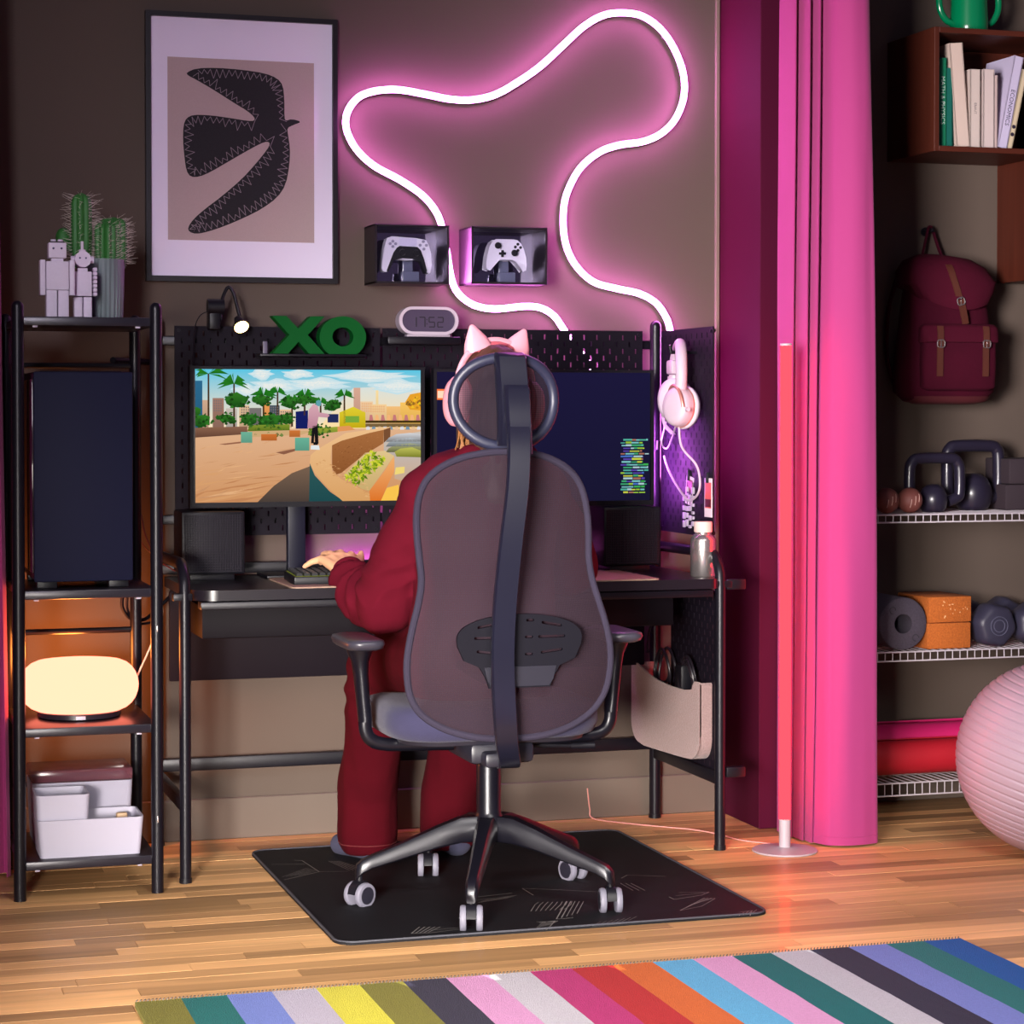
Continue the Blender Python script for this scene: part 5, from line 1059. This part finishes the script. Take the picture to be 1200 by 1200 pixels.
# seat and mechanism
b = B(); R = []
for z, g in ((.414, .90), (.420, .96), (.445, 1.0), (.475, .995), (.492, .96), (.500, .86), (.503, .5)):
    R.append([(CX+x*g, -.912+y*g, z+(.010 if y > .15 else 0)*0-.018*(max(0, y)/.26)**3) for x, y in rrect(0, 0, .535, .44, .12, 7)])
loft(b, R); obj('seat_cushion', b, mat('seat_fabric', (54, 52, 78), .9, spec=.2, sheen=.1, bump=(500, .4), nz=(30, .08)), ch, smooth=60)
b = B(); loft(b, [[(CX+x*g, -.912+y*g, z) for x, y in rrect(0, 0, .48, .40, .10, 6)] for z, g in ((.400, .82), (.404, .96), (.416, .98))]); obj('seat_shell', b, CHP, ch)
b = B(); box(b, (CX, -1.0, .382), (.16, .22, .05), bev=.012); box(b, (CX-.02, -1.10, .372), (.07, .10, .036), bev=.01); obj('tilt_mechanism', b, CHP, ch)
b = B(); tube(b, spline([(CX+.06, -.98, .382), (CX+.16, -1.0, .378), (CX+.24, -1.01, .376)], 6), .005, 8); cyl(b, (CX+.205, -1.006, .377), (CX+.265, -1.012, .376), .0085, seg=12); obj('height_lever', b, BLKP, ch)
# armrests
for s in (-1, 1):
    ax0 = CX+s*.322 if s < 0 else CX+.330; yb0 = -.985
    b = B(); R = []
    for z, w_, l_ in ((.632, .074, .19), (.637, .086, .225), (.648, .092, .238), (.656, .088, .232), (.659, .072, .205)): R.append([(ax0+x, yb0+.02+y, z) for x, y in rrect(0, 0, w_, l_, .034, 6)])
    loft(b, R); obj('arm_pad', b, mat('arm_pad_rubber', (52, 50, 60), .33), ch, smooth=60)
    b = B(); R = []
    for z, hw, hd, dx in ((.634, .034, .040, 0), (.622, .030, .036, 0), (.600, .021, .027, -.001*s), (.57, .018, .024, -.003*s), (.50, .0165, .022, -.009*s), (.462, .0165, .021, -.013*s), (.455, .0165, .021, -.013*s)): R.append([(ax0+dx+hw*math.cos(2*math.pi*k/20), yb0+hd*math.sin(2*math.pi*k/20), z) for k in range(20)])
    loft(b, R); obj('arm_upright', b, CHM, ch, smooth=50)
    x_ = ax0-.013*s; b = B(); tube(b, spline([(x_, yb0, .462), (x_-.002*s, yb0, .432), (x_-.018*s, yb0, .408), (x_-.055*s, yb0, .397), (x_-.13*s, yb0, .394), (x_-.22*s, yb0, .392)], 6), .0135, 12, sx=1.2); obj('arm_bracket', b, CHM, ch)
# mesh backrest
HW = [(1.104, .02), (1.100, .06), (1.090, .105), (1.070, .150), (1.040, .185), (1.0, .2045), (.95, .2125), (.90, .213), (.85, .210), (.80, .211), (.75, .222), (.69, .239), (.63, .250), (.58, .250), (.53, .240), (.49, .214), (.46, .170), (.440, .115), (.430, .05)]
BXc = -.362
def backY(x, z):
    t = (z-.43)/.675; prof = -1.165-.055*math.sin(max(0, min(1, t/.62))*math.pi)*1.0+.035*max(0, t-.62)/.38-.02*(1-t)
    return prof+.95*(x-BXc)**2*1.1
rim = [(BXc+w_, z) for z, w_ in HW]+[(BXc-w_, z) for z, w_ in HW[::-1]]
rim = [tuple(p)[:2] for p in spline([(x, z, 0) for x, z in rim], 3, closed=True)]
b = B(); ctr = Vector((BXc, .78)); rings = []; M_ = 16
for i in range(1, M_+1):
    f = i/M_; rings.append([(lambda q: (q.x, backY(q.x, q.y), q.y))(ctr+(Vector(p)-ctr)*f) for p in rim])
vs = [[b.verts.new(p) for p in r] for r in rings]; c0 = b.verts.new((ctr.x, backY(ctr.x, ctr.y), ctr.y)); n = len(rim)
for k in range(n): b.faces.new((c0, vs[0][k], vs[0][(k+1) % n]))
for i in range(M_-1):
    for k in range(n): b.faces.new((vs[i][k], vs[i+1][k], vs[i+1][(k+1) % n], vs[i][(k+1) % n]))
obj('backrest_mesh', b, MESH, ch, smooth=80)
b = B(); tube(b, [(x, backY(x, z), z) for x, z in rim], .0088, 10, closed=True); obj('backrest_rim', b, mat('rim_fabric', (48, 43, 58), .85, spec=.2, bump=(600, .5)), ch)
# spine
b = B(); R = []
SPN = spline([(-.346, -1.168, 1.20), (-.352, -1.205, 1.13), (-.366, -1.238, 1.02), (-.392, -1.266, .88), (-.409, -1.276, .74), (-.414, -1.278, .62), (-.404, -1.262, .50), (-.386, -1.222, .42), (-.362, -1.165, .372), (-.350, -1.10, .358)], 4)
for i, p in enumerate(SPN):
    d = (SPN[min(i+1, len(SPN)-1)]-SPN[max(i-1, 0)]).normalized(); X = Vector((1, 0, 0)); N = d.cross(X).normalized(); hw = .0265+.001*math.sin(i/len(SPN)*3.1); ht = .013
    R.append([p+X*hw*a+N*ht*c for a, c in ((-1, -.35), (-.86, -1), (.86, -1), (1, -.35), (1, .6), (.9, 1), (-.9, 1), (-1, .6))])
loft(b, R); obj('spine', b, mat('spine_plastic', (22, 22, 36), .28), ch, smooth=40)
# lumbar pad with slots
LP = []
for k in range(41): a = math.pi*k/40; LP.append((BXc+.152*math.cos(a)*(1-.06*math.sin(a)), .672+.056*math.sin(a)**.8))
LP += [(BXc-.150, .655), (BXc-.135, .622), (BXc-.098, .606), (BXc-.082, .580), (BXc-.074, .556), (BXc+.074, .556), (BXc+.082, .580), (BXc+.098, .606), (BXc+.135, .622), (BXc+.150, .655)]
slots = []
for sx in (-1, 1):
    for cx_, z, w_, h_, tl_ in ((.078, .703, .050, .0065, -.18), (.078, .674, .066, .0065, 0), (.078, .640, .054, .0065, .12), (.025, .713, .02, .006, 0), (.022, .674, .02, .006, 0), (.022, .634, .02, .006, 0)):
        L = rrect(0, 0, w_, h_, .003, 3); slots.append([(BXc+sx*(cx_+u), z+v+tl_*u) for u, v in L][::(-1 if sx > 0 else 1)])
b = B(); plate(b, LP, slots, lambda u, v, w: (u, -1.2475+w, v), .010); obj('lumbar_pad', b, mat('lumbar_plastic', (18, 17, 25), .5, spec=.15), ch, smooth=30)
b = B(); loft(b, [[(BXc+sx*wd, -1.252+dy, z) for sx, dy in ((-1, 0), (1, 0), (1, .02), (-1, .02))] for z, wd in ((.606, .088), (.575, .080), (.560, .070))]); obj('lumbar_bracket', b, CHP, ch, smooth=0)
# headrest
HC = Vector((-.352, 1.222)); HR = []
for k in range(48):
    a = 2*math.pi*k/48; c, s = math.cos(a), math.sin(a); HR.append((HC.x+.126*math.copysign(abs(c)**.9, c)*(1-.10*max(0, -s)), HC.y+.106*math.copysign(abs(s)**.88, s)))
hY = lambda x: -1.108+1.6*(x-HC.x)**2
b = B(); rings = [[(HC.x+(x-HC.x)*f, hY(HC.x+(x-HC.x)*f), HC.y+(z-HC.y)*f) for x, z in HR] for f in (.02, .2, .4, .6, .8, 1.)]; loft(b, rings, caps=False); obj('headrest_mesh', b, MESH2, ch, smooth=80)
b = B(); tube(b, [(x, hY(x), z) for x, z in HR], .0135, 12, closed=True); obj('headrest_rim', b, mat('rim_plastic', (40, 42, 62), .4), ch)
b = B(); R = []
for z, hw, y, ht in ((1.340, .034, -1.118, .010), (1.330, .038, -1.130, .014), (1.27, .039, -1.146, .016), (1.20, .037, -1.152, .016), (1.13, .036, -1.150, .014), (1.118, .034, -1.146, .012)): R.append([(-.349+hw*a, y+ht*c, z) for a, c in ((-1, -.2), (-.84, -1), (.84, -1), (1, -.2), (1, 1), (-1, 1))])
loft(b, R); obj('headrest_stem', b, MATS['spine_plastic'], ch, smooth=40)
b = B(); R = []
for z, hw, y in ((1.262, .029, -1.168), (1.250, .031, -1.178), (1.15, .030, -1.196), (1.10, .029, -1.205)): R.append([(-.347+hw*a, y+.010*c, z) for a, c in ((-1, -.2), (-.84, -1), (.84, -1), (1, -.2), (1, 1), (-1, 1))])
loft(b, R); obj('stem_slider', b, MATS['spine_plastic'], ch, smooth=40)
# ------------------------------------------------------------------ seated person
pe = thing('person', 'person in wine red sweatshirt and wide trousers seated at the desk, hand on the keyboard', 'person', (-.36, -.93, .503))
SKIN = mat('skin', (236, 178, 136), .5, nz=(60, .06)); SWEAT = mat('wine_fleece', (84, 12, 28), .95, spec=.08, nz=(22, .12), bump=(700, .25)); TROU = mat('wine_cord', (62, 4, 14), .95, spec=.08, nz=(18, .14), bump=(600, .25))
SOCK = mat('grey_sock', (52, 52, 74), .95, bump=(500, .5)); HAIR = mat('brown_hair', (74, 44, 30), .5, grain=(2, 160, .5)); HAIR2 = mat('light_brown_hair', (150, 98, 50), .5)
V = Vector
HD = V((-.318, -.87, 1.243))
# body: one skin
b = B()
ball(b, HD+V((0, -.008, .028)), (.075, .095, .088), 24); ball(b, HD+V((0, .022, -.038)), (.058, .066, .070), 20); ball(b, HD+V((0, .045, -.085)), (.030, .030, .024), 14)      # skull, face, chin
caps(b, [HD+V((0, .096, .005)), HD+V((0, .108, -.018))], [.009, .013]); ball(b, HD+V((0, .082, -.055)), (.024, .012, .007), 10); ball(b, HD+V((0, .080, -.066)), (.020, .012, .006), 10)   # nose, lips
for s in (-1, 1): ball(b, HD+V((s*.077, .0, -.012)), (.010, .020, .030), 12); ball(b, HD+V((s*.030, .074, .022)), (.020, .016, .006), 10)       # ears, brows
caps(b, [HD+V((0, -.018, -.06)), V((-.335, -.905, 1.105)), V((-.345, -.925, 1.06))], [.052, .053, .060])
for s in (-1, 1): caps(b, [V((-.345+s*.05, -.925, 1.035)), V((-.345+s*.130, -.915, 1.00))], [.055, .045])
caps(b, [V((-.40, -.93, .97)), V((-.39, -.945, .80)), V((-.42, -.94, .62))], [.098, .088, .10]); caps(b, [V((-.29, -.93, .97)), V((-.325, -.945, .80)), V((-.31, -.94, .62))], [.098, .088, .10])
LS, LE, LW = V((-.495, -.905, 1.005)), V((-.560, -.765, .725)), V((-.612, -.505, .783)); RS, RE, RW = V((-.205, -.905, 1.005)), V((-.075, -.76, .805)), V((-.15, -.49, .778))
for a in ((LS, LE, LW), (RS, RE, RW)): caps(b, a, [.044, .040, .027])
LH, LK, LA = V((-.445, -.92, .585)), V((-.515, -.515, .535)), V((-.520, -.415, .085)); RH, RK, RA = V((-.285, -.92, .585)), V((-.275, -.50, .535)), V((-.290, -.425, .085))
for h, k, a in ((LH, LK, LA), (RH, RK, RA)):
    caps(b, [h, k], [.086, .060]); caps(b, [k, k*.65+a*.35+V((0, -.004, 0)), a], [.054, .050, .036]); t_ = V((-.062, .085, 0)) if a is LA else V((-.012, .135, 0)); caps(b, [a+V((0, -.012, -.045)), a+t_*.45+V((0, 0, -.05)), a+t_+V((0, 0, -.058))], [.034, .030, .022])
def hand(W, out, lift=0.):
    """palm and five fingers resting over keys; out=-1 when the little finger lies to -x"""
    k = [V((out*.036, .078, .022)), V((out*.013, .092, .032)), V((out*-.011, .094, .034)), V((out*-.034, .086, .030))]
    tips = [[V((out*.056, .092, .015)), V((out*.070, .104, .004))], [V((out*.020, .128, .030)), V((out*.024, .146, .008))], [V((out*-.010, .138, .030)), V((out*-.010, .158, .006))], [V((out*-.040, .124, .028)), V((out*-.044, .144, .008))]]
    K_ = 1.17; k = [q*K_ for q in k]; tips = [[m_*K_, t_*K_] for m_, t_ in tips]
    base = W+V((0, .012, .004))
    for i, q in enumerate(k): caps(b, [base+V((out*(.016-.011*i), 0, 0)), W+q], [.0165, .0115], 12)
    for q in zip(k, k[1:]): caps(b, [W+q[0]*.8, W+q[1]*.8], [.013, .013], 12)
    for q, (m_, t_) in zip(k, tips): caps(b, [W+q, W+m_, W+t_], [.0108, .0092, .0072], 12)
    caps(b, [W+V((out*-.018, .020, .002)), W+V((out*-.050, .052, .014)), W+V((out*-.064, .084, .028)), W+V((out*-.068, .104, .040))], [.0155, .0125, .0100, .0078], 12)
hand(LW, -1); hand(RW, 1)
body = remesh(b, .0044, 4, .5); obj('body', body, SKIN, pe, smooth=180)
for s in (-1, 1):
    b = B(); ball(b, HD+V((s*.030, .078, .004)), .0115, 12); ey = obj('eye', b, mat('eye_white', (226, 220, 216), .2), pe)
    b = B(); ball(b, HD+V((s*.030, .0862, .004)), .0055, 10); obj('iris', b, mat('iris_brown', (52, 32, 22), .2), ey)
b = B(); ball(b, HD+V((0, .0885, -.0605)), (.020, .006, .0035), 10); obj('lips', b, mat('lips', (178, 92, 84), .5), pe)
# sweatshirt
b = B()
caps(b, [V((-.415, -.925, .985)), V((-.41, -.945, .80)), V((-.432, -.94, .575))], [.122, .118, .128], 20); caps(b, [V((-.285, -.925, .985)), V((-.305, -.945, .80)), V((-.300, -.94, .575))], [.122, .118, .128], 20)
caps(b, [V((-.345, -.925, .95)), V((-.36, -.93, .6))], [.13, .14], 20)
for s in (-1, 1): caps(b, [V((-.338+s*.03, -.915, 1.065)), V((-.345+s*.10, -.91, 1.035)), V((-.345+s*.150, -.905, .990))], [.062, .066, .074], 18)
caps(b, [LS+V((.01, 0, -.015)), V((-.527, -.835, .87)), LE+V((-.006, -.012, .0)), V((-.585, -.655, .728)), V((-.607, -.555, .758)), LW+V((.006, -.050, -.010))], [.072, .078, .086, .073, .053, .042], 20)
caps(b, [RS+V((-.01, 0, -.015)), V((-.135, -.83, .90)), RE+V((-.01, -.01, .0)), V((-.10, -.66, .79)), RW+V((0, -.01, 0))], [.076, .078, .080, .066, .044], 20)
caps(b, [V((-.40, -.975, 1.085)), V((-.335, -1.00, 1.075)), V((-.27, -.975, 1.085))], [.040, .048, .040], 16)
for a in range(14): q = 2*math.pi*a/14; ball(b, V((-.333+.066*math.cos(q), -.908+.066*math.sin(q), 1.100+.012*math.sin(q))), .019, 10)
sw = remesh(b, .0075, 5, .5)
sw.normal_update()
arm = [(LS, V((-.527, -.835, .87))), (V((-.527, -.835, .87)), LE), (LE, V((-.585, -.655, .728))), (V((-.585, -.655, .728)), LW)]
for v in sw.verts:                                                    # soft folds across the sleeve, deep ones in the bunched forearm
    best = None; L0 = 0
    for i, (p, q) in enumerate(arm):
        d = q-p; t = max(0, min(1, (v.co-p).dot(d)/d.length_squared)); dd = (v.co-(p+d*t)).length
        if best is None or dd < best[0]: best = (dd, i+t, L0+d.length*t)
        L0 += d.length
    n_ = noise.noise(v.co*7); fold = .0045*noise.noise(v.co*11+V((3, 1, 2)))+.003*noise.noise(V((v.co.x*24, v.co.y*8, v.co.z*6)))
    if best[0] < .12 and v.co.x < -.43:
        s_ = best[2]; deep = .013 if best[1] > 2.1 else (.0055 if best[1] > 1.2 else .0022)
        fold += deep*(1-2*abs(math.sin(s_*(44 if best[1] > 2 else 26)+n_*4.5+(v.co.x*14-v.co.z*16))))*(.75+.6*n_)
    v.co += v.normal*fold
obj('sweatshirt', sw, SWEAT, pe, smooth=180)
b = B(); tube(b, [LW+V((.004, -.038, -.006))+V((.038*math.cos(a), .004*math.sin(a*3), .038*math.sin(a))) for a in (2*math.pi*k/24 for k in range(24))], .0085, 10, closed=True); tube(b, [RW+V((.042*math.cos(a), 0, .042*math.sin(a))) for a in (2*math.pi*k/24 for k in range(24))], .009, 10, closed=True); obj('cuffs', b, SWEAT, pe)['kind'] = 'stuff'
# trousers
b = B()
caps(b, [V((-.43, -.93, .60)), V((-.29, -.93, .60))], [.118, .118], 20); ball(b, V((-.36, -.95, .59)), (.20, .13, .085), 24)
for h, k, a, kx_, hx2 in ((LH, LK, LA, -.006, -.008), (RH, RK, RA, .004, -.008)):
    caps(b, [h+V((0, 0, .005)), h*.5+k*.5+V((0, 0, .004)), k+V((kx_, .0, -.012))], [.108, .098, .089], 20)
    caps(b, [k+V((kx_, .0, -.022)), k*.6+a*.4+V((kx_, .005, 0)), a+V((hx2, .012, .09)), a+V((hx2, .016, -.012))], [.088, .080, .080, .083], 20)
tr_ = remesh(b, .0078, 5, .5); tr_.normal_update()
for v in tr_.verts:
    c = v.co; f = .008*noise.noise(c*9)+.005*noise.noise(V((c.x*16, c.y*16, c.z*3)))+.003*noise.noise(V((c.x*30, c.y*30, c.z*5)))
    if c.z > .40 and c.y > -.62: f += .005*math.sin(c.z*95+c.x*30)*max(0, 1-abs(c.z-.47)/.09)
    v.co += v.normal*f
for v in tr_.verts:
    for h_, kk in (((-.528, -.398), 0), ((-.298, -.408), 1)):
        if v.co.z < .06 and abs(v.co.x-h_[0]) < .11: v.co.z = max(v.co.z, .026+.008*math.sin((v.co.x-h_[0])*20)); break
hem = {}
for k_, (hx3, hy3) in enumerate(((-.528, -.399), (-.298, -.409))):
    L_ = []
    for q in range(40):
        a = 2*math.pi*q/40; r_ = [math.hypot(v.co.x-hx3, v.co.y-hy3) for v in tr_.verts if abs(v.co.z-.050) < .008 and abs((math.atan2(v.co.y-hy3, v.co.x-hx3)-a+math.pi) % (2*math.pi)-math.pi) < .12 and math.hypot(v.co.x-hx3, v.co.y-hy3) < .13]
        L_.append((max(r_) if r_ else .078)+.0004)
    hem[k_] = [(hx3+L_[q]*math.cos(2*math.pi*q/40), hy3+L_[q]*math.sin(2*math.pi*q/40), .050) for q in range(40)]
obj('trousers', tr_, TROU, pe, smooth=180)
b = B()
for k_ in hem: tube(b, hem[k_], .0014, 6, closed=True)
obj('hem_stitching', b, mat('stitch_red', (84, 12, 20), .8), pe)['kind'] = 'stuff'
for a in (LA, RA):
    b = B(); t_ = V((-.064, .087, 0)) if a is LA else V((-.012, .138, 0)); caps(b, [a+V((0, 0, .06)), a+V((0, -.014, -.038)), a+t_*.4+V((0, 0, -.045)), a+t_+V((0, 0, -.054))], [.044, .045, .040, .030], 18); s_ = remesh(b, .006, 5)
    for v in s_.verts: v.co.z = max(v.co.z, .0062)
    obj('sock', s_, SOCK, pe, smooth=180)
# hair
b = B(); ball(b, HD+V((0, -.022, .026)), (.085, .098, .098), 24); ball(b, HD+V((0, .03, .075)), (.068, .060, .042), 18)
caps(b, [HD+V((0, -.07, -.01)), V((-.335, -.965, 1.13)), V((-.345, -1.0, 1.0)), V((-.35, -1.015, .90))], [.075, .068, .058, .02], 18)
for s in (-1, 1): caps(b, [HD+V((s*.065, -.03, .02)), HD+V((s*.074, -.02, -.07)), HD+V((s*.080, -.022, -.12)), V((-.338+s*.075, -.93, 1.07))], [.030, .024, .02, .010], 12)
hr = remesh(b, .006, 4); hr.normal_update()
for v in hr.verts: v.co += v.normal*.0035*noise.noise(V((v.co.x*70, v.co.y*70, v.co.z*6)))
ho = obj('hair', hr, HAIR, pe, smooth=180)
b = B(); rh = random.Random(6)
for k in range(46):
    x0 = rh.uniform(-.094, -.066); y0 = rh.uniform(-.05, .015); tube(b, spline([HD+V((x0*.86, y0, rh.uniform(-.02, .05))), HD+V((x0*1.0, y0-.008, -.055)), HD+V((x0*1.03+rh.uniform(-.006, .006), y0-.03, -.105)), HD+V((x0*1.1+rh.uniform(-.02, .01), y0-.055+rh.uniform(-.02, .02), -.15))], 4), .0016, 5)
obj('loose_strands', b, HAIR2, ho)['kind'] = 'stuff'
# ------------------------------------------------------------------ cat-eared headset
ct = thing('cat_ear_headset', 'pink headset with cat ears worn by the seated person', 'headphones', (-.315, -.87, 1.20))
PK = mat('headset_pink', (236, 158, 172), .45); PKD = mat('headset_rose', (196, 92, 104), .5)
tl2 = Matrix.Rotation(math.radians(3), 3, 'Y'); HX = HD+V((.003, -.012, 0))
Tt = lambda p: HX+tl2 @ (Matrix.Rotation(math.radians(16), 3, 'Z') @ V(p))
b = B(); A = [Tt((.111*math.cos(a)*(1+.03*math.sin(a)), 0, .012+.121*math.sin(a))) for a in (math.pi*k/32 for k in range(33))]; A = [Tt((.112, 0, -.02))]+A+[Tt((-.112, 0, -.02))]; tube(b, A, .0062, 12, sx=1.5); obj('headband', b, PK, ct)
b = B(); A = [Tt((.101*math.cos(a), 0, .012+.111*math.sin(a))) for a in (math.pi*(.29+.42*k/22) for k in range(23))]; tube(b, A, .0085, 10, sx=1.8); obj('band_pad', b, PKD, ct)
b = B(); box(b, Tt((.0, 0, .1225)), (.05, .032, .006), tl2, bev=.002); obj('centre_clip', b, mat('clip_rose', (150, 60, 76), .5), ct)
for s in (-1, 1):
    b = B(); base = Tt((s*.058, 0, .112)); tip = Tt((s*.080, -.002, .167)); R = []
    for t, w_ in ((-.12, .034), (.0, .033), (.3, .0275), (.6, .018), (.85, .0095), (.97, .005), (1.0, .001)):
        c = base*(1-t)+tip*t; R.append([c+tl2 @ V((w_*math.cos(q), .55*w_*math.sin(q), -s*w_*.45*math.cos(q))) for q in (2*math.pi*k/20 for k in range(20))])
    loft(b, R); er = obj('cat_ear', b, PK, ct, smooth=60)
    for nm, r_, prof, m_ in (('ear_cup', .052, ((.6, .038), (.86, .034), (1.0, .022), (1.02, .008), (1.0, -.002)), PK), ('ear_pad', .050, ((1.0, -.002), (1.06, -.008), (1.0, -.018), (.7, -.020)), PKD)):
        b = B(); R = []
        for q, h in prof: R.append([Tt((s*(.100+h*.78), r_*q*.86*math.cos(2*math.pi*k/32), -.024+r_*q*1.18*math.sin(2*math.pi*k/32))) for k in range(32)])
        loft(b, R); obj(nm, b, m_, ct, smooth=60)
    b = B(); tube(b, [Tt((s*.117, .0, .030)), Tt((s*.124, 0, .005)), Tt((s*.126, 0, -.012))], .007, 10); obj('yoke', b, PK, ct)
bpy.context.view_layer.update()
